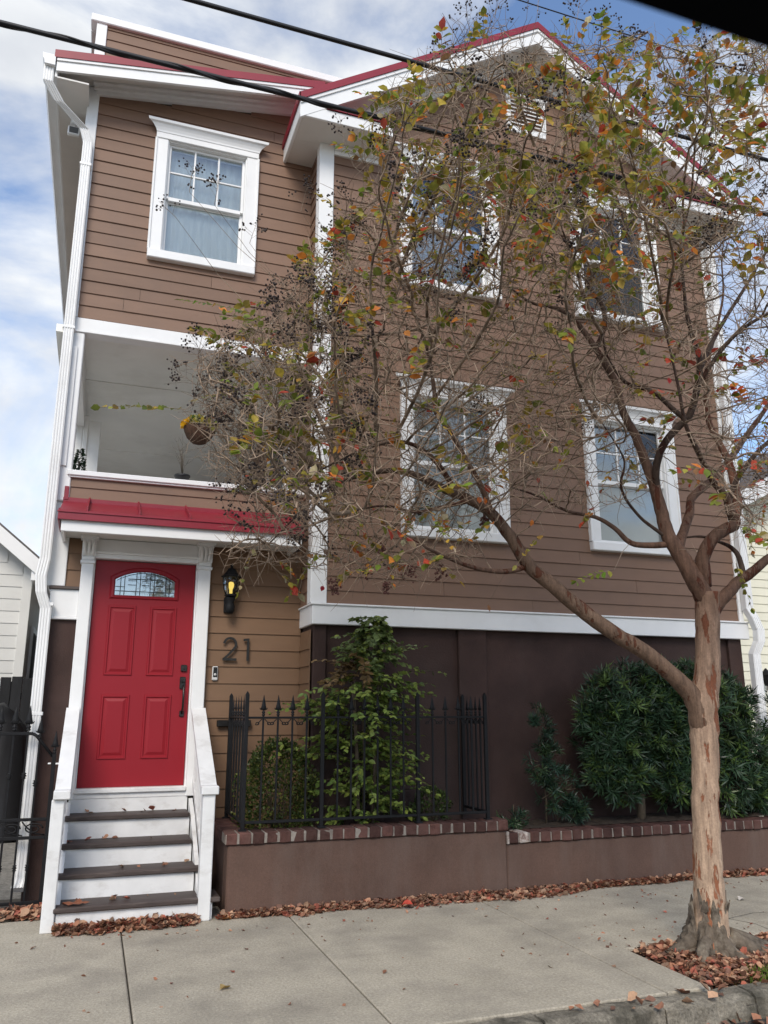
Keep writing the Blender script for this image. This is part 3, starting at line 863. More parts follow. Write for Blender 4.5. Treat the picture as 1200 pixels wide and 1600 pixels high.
# ---- windows
def window(key, kind):
    w = WIN[key]; (x0, x1), (z0, z1), y = w['x'], w['z'], w['y']
    o0, o1 = x0-.136, x1+.136
    f = MB()
    f.box(x0-.035, x0, y-.03, y+.13, z0-.03, z1+.03, .004).box(x1, x1+.035, y-.03, y+.13, z0-.03, z1+.03, .004).box(x0, x1, y-.03, y+.13, z1, z1+.035, .004).box(x0, x1, y-.03, y+.13, z0-.035, z0, .004)
    win = f.build('window', M['white'], house)
    for a, b in ((o0, x0-.012), (x1+.012, o1)):
        MB().box(a, b, y-.052, y+.0, z0-.006, z1+.01, .005).build('casing', M['white'], win)
        s = 1 if a > x0 else -1
        MB().box((a if s < 0 else b)-.012, (a if s < 0 else b)+.012, y-.066, y, z0-.006, z1+.01, .005).build('casing_edge', M['white'], win)
    zt = z1+.012
    MB().box(o0-.004, o1+.004, y-.060, y, zt, zt+.07, .005).build('head_board', M['white'], win)
    mb = MB()
    ov = .105
    zc = zt+.07
    prof = [(0, zc), (-.064, zc), (-.068, zc+.022), (-.080, zc+.05), (-.098, zc+.078), (-.118, zc+.09), (-.122, zc+.118), (-.10, zc+.130), (0, zc+.140)]
    # crown: profile runs along x with mitred ends that narrow towards the bottom
    n = len(prof); vs = []
    for sgn, xe in ((-1, o0), (1, o1)):
        for yy, zz in prof:
            vs.append((xe+sgn*max(0, (-yy-.060))*1.6, y+yy, zz))
    mb.add(vs, [tuple(range(n)), tuple(range(2*n-1, n-1, -1))]+[(i, n+i, n+(i+1) % n, (i+1) % n) for i in range(n)])
    mb.build('crown', M['white'], win)
    MB().box(o0-.008, o1+.008, y-.085, y, z0-.105, z0-.008, .008).build('sill', M['white'], win)
    zm = (z0+z1)/2
    # sashes
    up = MB(); ys = y+.012
    up.box(x0, x0+.028, ys, ys+.035, zm, z1, .003).box(x1-.028, x1, ys, ys+.035, zm, z1, .003).box(x0+.028, x1-.028, ys, ys+.035, z1-.028, z1, .003).box(x0+.028, x1-.028, ys, ys+.035, zm-.02, zm+.025, .003)
    up.build('sash', M['white'], win)
    lo = MB(); yl = y+.05
    lo.box(x0, x0+.03, yl, yl+.035, z0, zm, .003).box(x1-.03, x1, yl, yl+.035, z0, zm, .003).box(x0+.03, x1-.03, yl, yl+.035, z0, z0+.04, .003).box(x0+.03, x1-.03, yl, yl+.035, zm-.03, zm+.02, .003)
    lo.build('sash', M['white'], win)
    gx0, gx1, gz0, gz1 = x0+.028, x1-.028, zm+.025, z1-.028
    cols, rows = 3, 2
    cw, rh = (gx1-gx0)/cols, (gz1-gz0)/rows
    for i in range(1, cols):
        MB().box(gx0+cw*i-.009, gx0+cw*i+.009, ys+.004, ys+.03, gz0, gz1, .003).build('muntin', M['white'], win)
    for j in range(1, rows):
        for i in range(cols):
            MB().box(gx0+cw*i+.009*(i > 0), gx0+cw*(i+1)-.009*(i < cols-1), ys+.005, ys+.029, gz0+rh*j-.009, gz0+rh*j+.009, .003).build('muntin', M['white'], win)
    for i in range(cols):
        for j in range(rows):
            MB().box(gx0+cw*i+.004, gx0+cw*(i+1)-.004, ys+.016, ys+.019, gz0+rh*j+.004, gz0+rh*(j+1)-.004, 0).build('pane', M['glass'], win)
    MB().box(x0+.028, x1-.028, yl+.016, yl+.019, z0+.036, zm-.028, 0).build('pane', M['glass'], win)
    # behind the glass
    if kind == 'curtain':
        mb = MB(); n = 60; vs = []
        for i in range(n+1):
            x = x0-.02+(x1-x0+.04)*i/n
            yy = y+.15+.008*math.sin(i*1.05)+.004*math.sin(i*2.7)
            vs += [(x, yy, z0-.05), (x, yy, z1+.05)]
        mb.add(vs, [(2*i, 2*i+2, 2*i+3, 2*i+1) for i in range(n)], None, True)
        mb.build('curtain', M['curtain'], win)
    else:
        mb = MB(); zz = z0-.02
        while zz < z1+.03:
            a = .9 if kind == 'blind' else 1.2
            dy, dz = .024*math.cos(a), .024*math.sin(a)
            mb.add([(x0-.02, y+.15-dy, zz+dz), (x1+.02, y+.15-dy, zz+dz), (x1+.02, y+.15+dy, zz-dz), (x0-.02, y+.15+dy, zz-dz)], [(0, 1, 2, 3)])
            zz += .042
        tag(mb.build('blind', M['blind'], win), kind='stuff')
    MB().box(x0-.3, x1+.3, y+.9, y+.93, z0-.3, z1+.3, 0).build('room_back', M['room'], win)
    return win
window('w1', 'curtain'); window('w2', 'blind'); window('w3', 'shade'); window('w4', 'blind'); window('w5', 'shade')

# ---- entry: pilasters, entablature, hood with standing seams
ent = MB().box(-.118, -.012, -.045, .05, .80, 2.86, .006).build('pilaster', M['white'], house)
MB().box(.926, 1.045, -.045, .05, .80, 2.86, .006).build('pilaster', M['white'], house)
for xa, xb in ((-.118, -.012), (.926, 1.045)):
    xm = (xa+xb)/2
    mb = MB()
    mb.box(xa-.012, xb+.012, -.062, .04, 2.845, 2.875, .005).box(xa-.004, xb+.004, -.055, .04, 2.875, 2.915, .008)
    mb.prism([(.04, 2.915), (-.055, 2.915), (-.075, 2.95), (-.072, 2.985), (-.095, 3.02), (-.13, 3.045), (-.13, 3.07), (.04, 3.07)], 'x', xa-.006, xb+.006)
    mb.box(xa-.026, xb+.026, -.145, .04, 3.07, 3.092, .004)
    for k in (-1, 0, 1):
        mb.tube([(xm+k*.034, -.062, 2.925), (xm+k*.034, -.084, 2.965), (xm+k*.038, -.10, 3.01), (xm+k*.042, -.132, 3.05)], [.012, .015, .016, .012], 6)
    mb.build('corbel', M['white'], house)
MB().box(-.012, .926, -.03, .05, 2.905, 2.945, .004).box(-.012, .926, -.045, .05, 2.945, 2.965, .004).box(-.01, .924, -.012, .05, 2.965, 3.085, .002).build('door_header', M['white'], house)
MB().box(-.012, .0, .0, .12, .86, 2.905, .003).box(.914, .926, .0, .12, .86, 2.905, .003).build('door_jamb', M['white'], house)
HY = -.50
hood = MB()
hz = lambda y: 3.43+(3.218-3.43)*(y/(HY-.02))
vs = []
for x in (-.325, 1.835):
    for y in (-.002, HY-.02):
        vs += [(x, y, hz(y)-.02), (x, y, hz(y))]
hood.add(vs, [(0, 1, 3, 2), (4, 6, 7, 5), (0, 4, 5, 1), (2, 3, 7, 6), (0, 2, 6, 4), (1, 5, 7, 3)])
hood = hood.build('hood_roof', M['redroof'], house)
MB().box(-.332, 1.840, HY-.035, HY-.018, 3.135, 3.222, .003).box(-.34, 1.842, HY-.045, HY-.03, 3.198, 3.21, .002).build('drip_edge', M['redroof'], hood)
MB().box(1.826, 1.839, HY-.02, -.002, 3.13, 3.235, .002).box(-.332, -.318, HY-.02, -.002, 3.13, 3.235, .002).build('drip_edge', M['redroof'], hood)
MB().box(-.33, 1.84, -.035, -.004, 3.41, 3.455, .003).build('flashing', M['redroof'], hood)
MB().box(-.325, -.285, -.04, -.004, 3.43, 3.56, .003).build('flashing', M['redroof'], hood)
x = -.10
while x < 1.8:
    mb = MB(); vs = []
    for dx in (-.007, .007):
        for y in (-.005, HY-.022):
            vs += [(x+dx, y, hz(y)-.005), (x+dx, y, hz(y)+.048)]
    mb.add(vs, [(0, 1, 3, 2), (4, 6, 7, 5), (0, 4, 5, 1), (2, 3, 7, 6), (0, 2, 6, 4), (1, 5, 7, 3)])
    mb.build('standing_seam', M['redroof'], hood)
    x += .437
MB().box(1.79, 1.82, HY+.03, -.003, 3.04, 3.15, .004).box(-.30, 1.82, HY, HY+.03, 3.04, 3.15, .004).box(-.30, -.27, HY+.03, -.003, 3.04, 3.15, .004).build('hood_fascia', M['white'], hood)
MB().box(-.27, 1.79, HY+.03, .04, 3.09, 3.105, 0).build('hood_soffit', M['soffit'], hood)

# ---- red front door
DY = .05                                                      # front face
door = MB().box(.003, .911, DY, DY+.045, .885, 2.90, .003)
door = door.build('front_door', M['door'], house)
def raised(x0, x1, z0, z1):
    mb = MB()
    def ring(d, y): return [(x0+d, y, z0+d), (x1-d, y, z0+d), (x1-d, y, z1-d), (x0+d, y, z1-d)]
    R = [ring(0, DY+.001), ring(.006, DY-.011), ring(.018, DY-.011), ring(.026, DY-.001), ring(.034, DY-.001), ring(.058, DY-.010)]
    vs = [p for r in R for p in r]; fs = []
    for k in range(len(R)-1):
        for i in range(4):
            fs.append((k*4+i, k*4+(i+1) % 4, (k+1)*4+(i+1) % 4, (k+1)*4+i))
    fs.append(tuple((len(R)-1)*4+i for i in range(4)))
    mb.add(vs, fs)
    return mb.build('door_panel', M['door'], door)
raised(.145, .392, 1.85, 2.485); raised(.517, .760, 1.85, 2.485); raised(.145, .392, 1.12, 1.68); raised(.517, .760, 1.12, 1.68)
def arch(x0, x1, z0, zs, zt, n=12):
    """segmental-arch outline, counter-clockwise from bottom left"""
    c = (x1-x0)/2; h = zt-zs; r = (c*c+h*h)/(2*h); xm = (x0+x1)/2
    pts = [(x0, z0), (x1, z0)]
    a0 = math.asin(c/r)
    for i in range(n+1):
        a = a0-2*a0*i/n
        pts.append((xm+r*math.sin(a), zt-r+r*math.cos(a)))
    return pts
oA, oB, oC = arch(.140, .772, 2.545, 2.755, 2.852), arch(.158, .754, 2.558, 2.748, 2.836), arch(.188, .724, 2.582, 2.728, 2.806)
mb = MB(); n = len(oA)
vs = [(x, DY+.001, z) for x, z in oA]+[(x, DY-.014, z) for x, z in oB]+[(x, DY-.016, z) for x, z in arch(.178, .734, 2.574, 2.735, 2.815)]+[(x, DY-.002, z) for x, z in oC]
fs = []
for k in range(3):
    for i in range(n):
        fs.append((k*n+i, k*n+(i+1) % n, (k+1)*n+(i+1) % n, (k+1)*n+i))
mb.add(vs, fs)
mb.build('lite_frame', M['door'], door)
MB().prism(oC, 'y', DY-.004, DY-.002).build('arched_pane', M['leadglass'], door)
MB().prism(arch(.186, .726, 2.580, 2.73, 2.808), 'y', DY-.0015, DY+.0).build('pane_backing', M['curtain'], door)
cm = MB()
zt_at = lambda x: 2.806-((x-.456)/.268)**2*.078
for x in (.235, .27, .375, .41, .502, .537, .642, .677):
    cm.box(x-.0035, x+.0035, DY-.009, DY-.004, 2.584, zt_at(x)-.002, 0)
for z, xa, xb in ((2.62, .19, .722), (2.66, .19, .27), (2.66, .64, .722), (2.735, .30, .61)):
    cm.box(xa, xb, DY-.010, DY-.0045, z-.003, z+.003, 0)
for xa in (.30, .425, .55):
    cm.box(xa, xa+.07, DY-.0105, DY-.0048, 2.678, 2.683, 0).box(xa, xa+.07, DY-.0105, DY-.0048, 2.718, 2.722, 0)
pts = [(x, DY-.007, z) for x, z in arch(.20, .712, 2.594, 2.718, 2.794)[2:]]
cm.tube(pts, .0035, 4)
cm.build('came', M['came'], door)
hd = MB().box(.826, .882, DY-.022, DY+.001, 1.893, 1.955, .006).build('deadbolt', M['hardware'], door)
MB().box(.846, .862, DY-.034, DY-.022, 1.912, 1.936, .003).build('thumb_turn', M['hardware'], hd)
hs = MB().box(.824, .876, DY-.016, DY+.001, 1.735, 1.845, .005).box(.836, .878, DY-.016, DY+.001, 1.485, 1.54, .006).box(.838, .868, DY-.045, DY-.014, 1.795, 1.815, .004)
hs.tube([(.855, DY-.015, 1.765), (.857, DY-.05, 1.75), (.860, DY-.058, 1.66), (.860, DY-.052, 1.57), (.858, DY-.015, 1.515)], [.010, .011, .010, .010, .010], 8)
hs.build('handle', M['hardware'], door)
MB().box(-.012, .926, -.055, .10, .845, .884, .006).build('door_sill', M['wornwhite'], house)
MB().box(-.03, .945, -.03, .03, .80, .845, .004).build('sill_board', M['wornwhite'], house)

# ================================================================== front steps
st = thing('front_steps', (.45, -.5, 0), 'white wooden front steps with dark brown treads and sloping side rails', 'steps')
TR = [(.690, -.30), (.512, -.56), (.338, -.82), (.162, -1.085)]       # tread top, nosing
for i, (zt, yn) in enumerate(TR):
    yb = TR[i-1][1]+.035 if i else -.02
    x0, x1 = (-.065, .94) if i < 2 else (-.07, 1.075 if i == 2 else 1.115)
    MB().box(x0, x1, yn, yb, zt-.036, zt, .007).build('tread', M['tread'], st)
    zu = (TR[i-1][0]-.036) if i else .80
    MB().box(-.05, .945, yb-.005, yb+.018, zt-.01, zu, .003).build('riser', M['wornwhite'], st)
MB().box(-.05, 1.06, -1.055, -1.035, .0, .126, .003).build('riser', M['wornwhite'], st)
for xa in (-.065, .955):
    mb = MB(); pl = [(-.02, 0), (-.02, .78), (-.26, .66), (-.52, .48), (-.78, .30), (-1.0, .125), (-1.03, .12), (-1.03, 0)]
    mb.prism(pl, 'x', xa, xa+.035).build('stringer', M['wornwhite'], st)
def newel(x0, x1, y0, y1, ztop):
    return MB().box(x0, x1, y0, y1, 0, ztop, .006).build('newel_post', M['wornwhite'], st)
newel(-.148, -.058, -1.075, -.985, .90); newel(.948, 1.042, -1.09, -.995, .915)
def rail(x0, x1, ya, za, yb, zb, th):
    mb = MB(); vs = []
    for (y, z) in ((ya, za), (yb, zb)):
        for x in (x0, x1): vs += [(x, y, z-th), (x, y, z)]
    mb.add(vs, [(0, 1, 3, 2), (4, 6, 7, 5), (0, 4, 5, 1), (2, 3, 7, 6), (0, 2, 6, 4), (1, 5, 7, 3)])
    return mb
for x0, x1 in ((-.135, -.025), (.935, 1.06)):
    rail(x0, x1, -.046, 1.565, -1.0, .965, .045).box(x0-.004, x1+.004, -1.115, -.995, .905, .968, .006).build('hand_rail', M['wornwhite'], st)
    xm = (x0+x1)/2
    rail(xm-.02, xm+.02, -.046, .97, -1.0, .37, .07).build('lower_rail', M['wornwhite'], st)
    for k in range(9):
        y = -.10-k*.105
        zt_ = 1.565+(y+.046)*(.6/.954)-.045; zb_ = .97+(y+.046)*(.6/.954)-.04
        MB().box(xm-.017, xm+.017, y-.017, y+.017, zb_, zt_+.012, .003).build('baluster', M['wornwhite'], st)

# ================================================================== iron garden gate
def spear(mb, x, y, z, s=1.0, flat=1.0):
    """collar, leaf shaped spear point with small side barbs; base at z"""
    mb.lathe([(.010*s, 0), (.016*s, .006*s), (.016*s, .012*s), (.009*s, .018*s), (.016*s, .026*s), (.016*s, .034*s), (.008*s, .042*s), (.010*s, .05*s)], x, y, z, 8)
    mb.lathe([(.008*s, .048*s), (.027*s, .062*s), (.021*s, .085*s), (.012*s, .13*s), (.0015*s, .185*s)], x, y, z, 8, None, True, 1, .45)
    for sx in (-1, 1):
        mb.tube([(x+sx*.012*s, y, z+.052*s), (x+sx*.030*s, y, z+.060*s), (x+sx*.036*s, y, z+.072*s)], [.005*s, .005*s, .002*s], 5)
def collar(mb, x, y, z, r=.016):
    mb.lathe([(r*.6, 0), (r*1.3, .008), (r*.7, .016), (r*1.5, .026), (r*.7, .036), (r*1.3, .044), (r*.6, .052)], x, y, z, 8)
GY = -.20
gate = thing('iron_gate', (-.75, GY, 0), 'black wrought iron gate with spear tips left of the front steps', 'gate')
gx = [-1.37, -1.264, -1.158, -1.052, -.946, -.84, -.734, -.628, -.520, -.412, -.318]
for i, x in enumerate(gx):
    zr = 1.352 if x < -.39 else 1.285
    mb = MB().box(x-.008, x+.008, GY-.008, GY+.008, .03, zr+.02, .002)
    spear(mb, x, GY, zr+.022, 1.12 if i != len(gx)-1 else 1.0)
    if i % 2 == 0 or x > -.5: collar(mb, x, GY, .99 if x < -.35 else .93)
    collar(mb, x, GY, .28, .013)
    mb.build('gate_bar', M['iron'], gate)
mb = MB().box(-.207, -.175, GY-.016, GY+.016, 0, 1.19, .003)
spear(mb, -.191, GY, 1.19, 1.0); mb.build('gate_post', M['iron'], gate)
MB().box(-1.42, -.372, GY-.013, GY+.013, 1.34, 1.366, .003).build('top_rail', M['iron'], gate)
mb = MB(); mb.tube([(-.375, GY, 1.353), (-.345, GY, 1.335), (-.20, GY, 1.165)], .014, 6).build('top_rail', M['iron'], gate)
for z in (.66, .52, .03):
    MB().box(-1.42, -.205, GY-.012, GY+.012, z, z+.024, .003).build('cross_rail', M['iron'], gate)
for x in (-1.1, -.79, -.47, -.30):
    mb = MB()
    mb.tube([(x+.075*math.cos(a)*(1-a/14), GY-.004, .602+.045*math.sin(a)*(1-a/14)) for a in [k*.5 for k in range(18)]], .006, 5)
    mb.tube([(x-.09, GY+.004, .655), (x-.05, GY+.004, .61), (x+.02, GY+.004, .56), (x+.09, GY+.004, .55)], .006, 5)
    mb.build('gate_scroll', M['iron'], gate)
MB().box(-.235, -.212, GY-.02, GY+.01, 1.105, 1.117, .002).box(-.175, -.145, GY-.02, GY+.01, 1.102, 1.115, .002).build('hinge_pin', M['white'], gate)

# ================================================================== planter: two stucco walls with brick caps
pw = thing('planter_wall', (4.3, -.95, 0), 'long low brown stucco planter wall with red brick cap', 'wall')
PF = -1.02
MB().box(1.165, 3.60, PF, -.86, -.03, .515, .012).build('stucco_wall', M['stucco_wall'], pw)
MB().box(1.165, 1.285, -.86, .02, -.03, .515, .012).build('stucco_wall', M['stucco_wall'], pw)
MB().box(3.602, 7.62, PF+.006, -.86, -.03, .405, .010).build('stucco_wall', M['stucco_wall'], pw)
def brick_mesh(w, d, h, mat):
    mb = MB(); mb.box(-w/2, w/2, -d/2, d/2, 0, h, .008)
    mb.v = [(x+random.uniform(-.0028, .0028), y+random.uniform(-.003, .003), z+random.uniform(-.0028, .0028)) for x, y, z in mb.v]
    return mb.fix(mb.mesh('brick', mat))
BR = [brick_mesh(.094, .215, .088, M['brick']) for _ in range(6)]
BL = [brick_mesh(.094, .215, .088, M['limebrick']) for _ in range(2)]
def course(x0, x1, y, z, lime=(), along='x'):
    n = max(1, round((x1-x0)/.1085)); s = (x1-x0)/n
    for i in range(n):
        m_ = random.choice(BL) if i in lime else random.choice(BR)
        p = (x0+s*(i+.5), y+random.uniform(-.006, .006), z+random.uniform(-.003, .004)) if along == 'x' else (y+random.uniform(-.006, .006), x0+s*(i+.5), z+random.uniform(-.003, .004))
        r = RZ(random.uniform(-.025, .025)+(math.pi/2 if along == 'y' else 0)+(math.pi if random.random() < .5 else 0)) @ RX(random.uniform(-.012, .012))
        inst('brick', m_, pw, p, (1, 1, 1), r)
course(1.135, 3.615, -.935, .517)
course(-.82, .0, 1.243, .517, (), 'y')
course(3.605, 7.6, -.93, .407, (1,))
MB().box(1.142, 3.605, -1.036, -.835, .521, .597, .004).box(1.146, 1.34, -.834, .0, .521, .597, .004).box(3.600, 7.6, -1.030, -.83, .411, .487, .004).build('mortar_bed', M['mortar'], pw)
MB().box(3.597, 3.618, -1.042, -.83, .405, .508, .004).build('mortar_end', M['limebrick'], pw)

# ================================================================== iron fence on the planter
FY = -.945
fence = thing('iron_fence', (2.37, FY, .62), 'black iron fence with spear tips standing on the brick planter cap', 'fence')
ZB, ZBR, ZTR = .605, .668, 1.484
mb = MB().box(-.0075, .0075, -.0075, .0075, ZBR-.006, ZTR+.02, .002)
spear(mb, 0, 0, ZTR+.014, .92); PICK = mb.fix(mb.mesh('picket', M['iron']))
mb = MB()
for s in (-1, 1):
    mb.tube([(s*(.012+.030*(1-math.cos(t))+.012*math.sin(2*t)), 0, ZTR-.012-.046*math.sin(min(t, 2.6)*.62)+.012*max(0, t-2.6)) for t in [k*.33 for k in range(10)]], .0042, 5)
    cx, cz = s*.046, ZTR-.05
    mb.tube([(cx+s*.016*math.cos(a)*(1-a/9), 0, cz+.016*math.sin(a)*(1-a/9)) for a in [k*.6 for k in range(10)]], .004, 5)
SCR = mb.fix(mb.mesh('scroll', M['iron']))
def post(x, y, top=1.675):
    MB().box(x-.0155, x+.0155, y-.0155, y+.0155, ZB, top, .003).prism([(x-.014, top), (x+.014, top), (x, top+.022)], 'y', y-.013, y+.013).box(x-.03, x+.03, y-.03, y+.03, ZB-.002, ZB+.012, .002).build('fence_post', M['iron'], fence)
def run(a, b, n):
    a, b = Vector(a), Vector(b); d = b-a; ang = math.atan2(d.y, d.x); R = RZ(ang)
    for z, h in ((ZBR, .022), (ZTR, .016)):
        mb = MB(); mb.box(.0, d.length, -.010, .010, z-h/2, z+h/2, .002)
        inst('fence_rail', mb.fix(mb.mesh('fence_rail', M['iron'])), fence, (a.x, a.y, 0), (1, 1, 1), R)
    for k in range(1, n+1):
        p = a+d*(k/(n+1))
        inst('picket', PICK, fence, (p.x, p.y, 0), (1, 1, 1), R)
        inst('scroll', SCR, fence, (p.x, p.y, 0), (1, 1, 1), R)
XP = (1.285, 1.935, 2.80, 3.462)
for x in XP: post(x, FY)
post(1.285, -.10); post(3.462, -.46)
run((XP[0]+.0155, FY, 0), (XP[1]-.0155, FY, 0), 4); run((XP[1]+.0155, FY, 0), (XP[2]-.0155, FY, 0), 6); run((XP[2]+.0155, FY, 0), (XP[3]-.0155, FY, 0), 4)
run((1.285, FY+.0155, 0), (1.285, -.1155, 0), 5); run((3.462, FY+.0155, 0), (3.462, -.4755, 0), 4)

# ================================================================== small things on the door wall
WY = .022                                                      # face of the boards there
ln = thing('wall_lantern', (1.24, WY, 2.45), 'black glass carriage lantern lit on the siding right of the red door', 'lantern')
lx, ly = 1.235, -.10
mb = MB().box(lx-.045, lx+.045, WY-.022, WY+.004, 2.45, 2.60, .01)
mb.tube([(lx, WY-.02, 2.53), (lx, ly+.03, 2.505), (lx, ly, 2.53), (lx, ly, 2.60)], .012, 8)
mb.lathe([(.03, 2.435), (.045, 2.46), (.048, 2.50), (.034, 2.545), (.05, 2.57), (.05, 2.59), (.03, 2.60)], lx, ly+.02, 0, 12)
mb.build('bracket', M['iron'], ln)
MB().lathe([(.058, 2.596), (.062, 2.604), (.05, 2.615)], lx, ly, 0, 6, None, False).build('lantern_base', M['iron'], ln)
gl = MB().lathe([(.047, 2.61), (.066, 2.66), (.078, 2.735), (.078, 2.778)], lx, ly, 0, 6, None, False)
gl.f = [f for f in gl.f if len(f) == 4]; gl.sm = [False]*len(gl.f)
gl.build('glass', M['glass'], ln)
mb = MB()
for k in range(6):
    a = 2*math.pi*k/6
    mb.tube([(lx+r*math.cos(a), ly+r*math.sin(a), z) for r, z in ((.048, 2.61), (.067, 2.66), (.079, 2.735), (.079, 2.78))], .0045, 4)
mb.build('lantern_frame', M['iron'], ln)
MB().lathe([(.094, 2.775), (.098, 2.785), (.075, 2.80), (.052, 2.83), (.035, 2.86), (.014, 2.872), (.012, 2.885), (.017, 2.895), (.004, 2.915)], lx, ly, 0, 6, None, False).build('lantern_roof', M['iron'], ln)
m_, n_, l_ = new_mat('lit candle bulb')
o_ = n_.new('ShaderNodeOutputMaterial'); e_ = n_.new('ShaderNodeEmission'); e_.inputs[0].default_value = (1, .72, .16, 1); e_.inputs[1].default_value = .62
l_.new(e_.outputs[0], o_.inputs[0])
MB().lathe([(.014, 2.625), (.015, 2.66), (.026, 2.685), (.029, 2.71), (.022, 2.728), (.008, 2.735)], lx, ly, 0, 12).build('bulb', m_, ln)

hn = thing('house_number', (1.33, WY, 2.1), 'dark metal house number 21 on the siding above the doorbell', 'house number')
def stroke(mb, pts, w, y0, y1):
    """flat stroke of width w along 2-D points in the wall plane"""
    L, R = [], []
    for i, p in enumerate(pts):
        a = Vector(pts[max(i-1, 0)]); b = Vector(pts[min(i+1, len(pts)-1)])
        t = (b-a).normalized(); nn = Vector((-t.y, t.x))*(w/2)
        L.append(Vector(p)+nn); R.append(Vector(p)-nn)
    for i in range(len(pts)-1):
        q = [L[i], L[i+1], R[i+1], R[i]]
        vs = [(c.x, y0, c.y) for c in q]+[(c.x, y1, c.y) for c in q]
        mb.add(vs, [(0, 1, 2, 3), (7, 6, 5, 4), (0, 4, 5, 1), (3, 2, 6, 7), (0, 3, 7, 4), (1, 5, 6, 2)])
two = [(1.205+.0, 2.157)]
cx, cz, rr = 1.266, 2.155, .056
two = [(cx+rr*math.cos(a), cz+rr*math.sin(a)) for a in [math.radians(175-k*12) for k in range(18)]]
two += [(1.298, 2.105), (1.255, 2.055), (1.213, 2.016)]
mb = MB(); stroke(mb, two, .021, WY-.030, WY-.016); stroke(mb, [(1.200, 2.011), (1.332, 2.011)], .022, WY-.0305, WY-.0155)
mb.build('digit', M['hardware'], hn)
mb = MB(); stroke(mb, [(1.437, 2.0), (1.437, 2.212)], .021, WY-.030, WY-.016); stroke(mb, [(1.392, 2.196), (1.433, 2.2015)], .021, WY-.0305, WY-.0155)
mb.build('digit', M['hardware'], hn)
MB().lathe([(.004, 0), (.004, .02)], 0, 0, 0, 6)
mb = MB()
for x, z in ((1.27, 2.209), (1.27, 2.012), (1.437, 2.18), (1.437, 2.03)):
    mb.tube([(x, WY-.02, z), (x, WY+.006, z)], .004, 6)
mb.build('standoff', M['hardware'], hn)

db = thing('doorbell', (1.138, WY, 1.83), 'white and black video doorbell on the siding below the house number', 'doorbell')
MB().box(1.112, 1.165, WY-.022, WY+.002, 1.815, 1.945, .008).build('body', M['bellwhite'], db)
MB().box(1.120, 1.157, WY-.027, WY-.021, 1.845, 1.937, .006).build('camera_face', M['plastic_black'], db)
MB().tube([(1.1385, WY-.030, 1.868), (1.1385, WY-.026, 1.868)], .012, 12).build('button', M['bellwhite'], db)
MB().tube([(1.1385, WY-.0295, 1.918), (1.1385, WY-.026, 1.918)], .009, 12).build('lens', M['hardware'], db)

wb = thing('wall_bracket', (1.33, WY, 1.43), 'grey steel bracket bar on the siding behind the fence corner', 'bracket')
MB().box(1.175, 1.49, WY-.05, WY-.012, 1.395, 1.455, .006).build('bar', M['hardware'], wb)
for x in (1.20, 1.46):
    MB().box(x-.012, x+.012, WY-.014, WY+.004, 1.405, 1.445, .003).build('mount', M['hardware'], wb)

# flood light under the left eave
fl = thing('flood_light', (-.60, .62, 7.55), 'small white flood light fixed under the left roof eave', 'light')
fp = at_z(118, 190, 7.65); fx, fyy = fp.x, fp.y
WM[fl.name] = Matrix.Translation(Vector((fx, fyy, 7.64))); fl.matrix_basis = WM[fl.name]
MB().lathe([(.05, 7.585), (.05, 7.654)], fx, fyy, 0, 14).build('mount', M['white'], fl)
MB().tube([(fx, fyy, 7.59), (fx, fyy-.03, 7.54)], .012, 6).build('arm', M['white'], fl)
MB().box(fx-.06, fx+.06, fyy-.085, fyy-.035, 7.43, 7.53, .008).build('lamp_housing', M['white'], fl)
MB().box(fx-.045, fx+.045, fyy-.092, fyy-.084, 7.445, 7.515, .003).build('lens', M['room'], fl)

# ================================================================== porch plants
hb = thing('hanging_basket', (.90, .30, 4.28), 'hanging coir basket of yellow and white flowers in the porch opening', 'basket')
bx_, by_, bz_ = .895, .30, 4.36
MB().lathe([(.02, -.155), (.075, -.135), (.125, -.085), (.155, -.02), (.165, .02), (.14, .025), (.02, .02)], bx_, by_, bz_, 18).build('coir_bowl', M['coir'], hb)
mb = MB()
for k in range(3):
    a = 2*math.pi*k/3+.4
    mb.tube([(bx_+.16*math.cos(a), by_+.16*math.sin(a), bz_+.02), (bx_, by_, bz_+.62)], .002, 4)
mb.tube([(bx_, by_, bz_+.62), (bx_, by_, 5.165)], .003, 4)
mb.build('chain', M['iron'], hb)
n = 760
th = rng.uniform(0, 2*math.pi, n); ph = rng.uniform(.1, 1.0, n)**.7*1.35
D = np.stack([np.sin(ph)*np.cos(th), np.sin(ph)*np.sin(th), np.cos(ph)], 1)
P = np.array([bx_, by_, bz_+.0])+D*np.array([.175, .175, .125])*rng.uniform(.85, 1.06, n)[:, None]
V, F = leaves_np(P, D+rng.normal(0, .6, (n, 3)), rng.normal(0, 1, (n, 3)), rng.uniform(.022, .045, n), np.full(n, .9), LEAF_V, LEAF_F)
pal = np.array([(.62, .50, .06), (.70, .66, .40), (.55, .52, .20), (.10, .16, .03), (.08, .12, .03)])
c = pal[rng.choice(5, n, p=[.25, .27, .18, .18, .12])]*rng.uniform(.8, 1.15, (n, 1))
c[P[:, 0] < bx_-.11] = (.72, .42, .02)
tag(link(bpy.data.objects.new('flowers', mesh_np('flowers', V, F, M['leaf'], percol(c, len(LEAF_V)))), hb), kind='stuff')

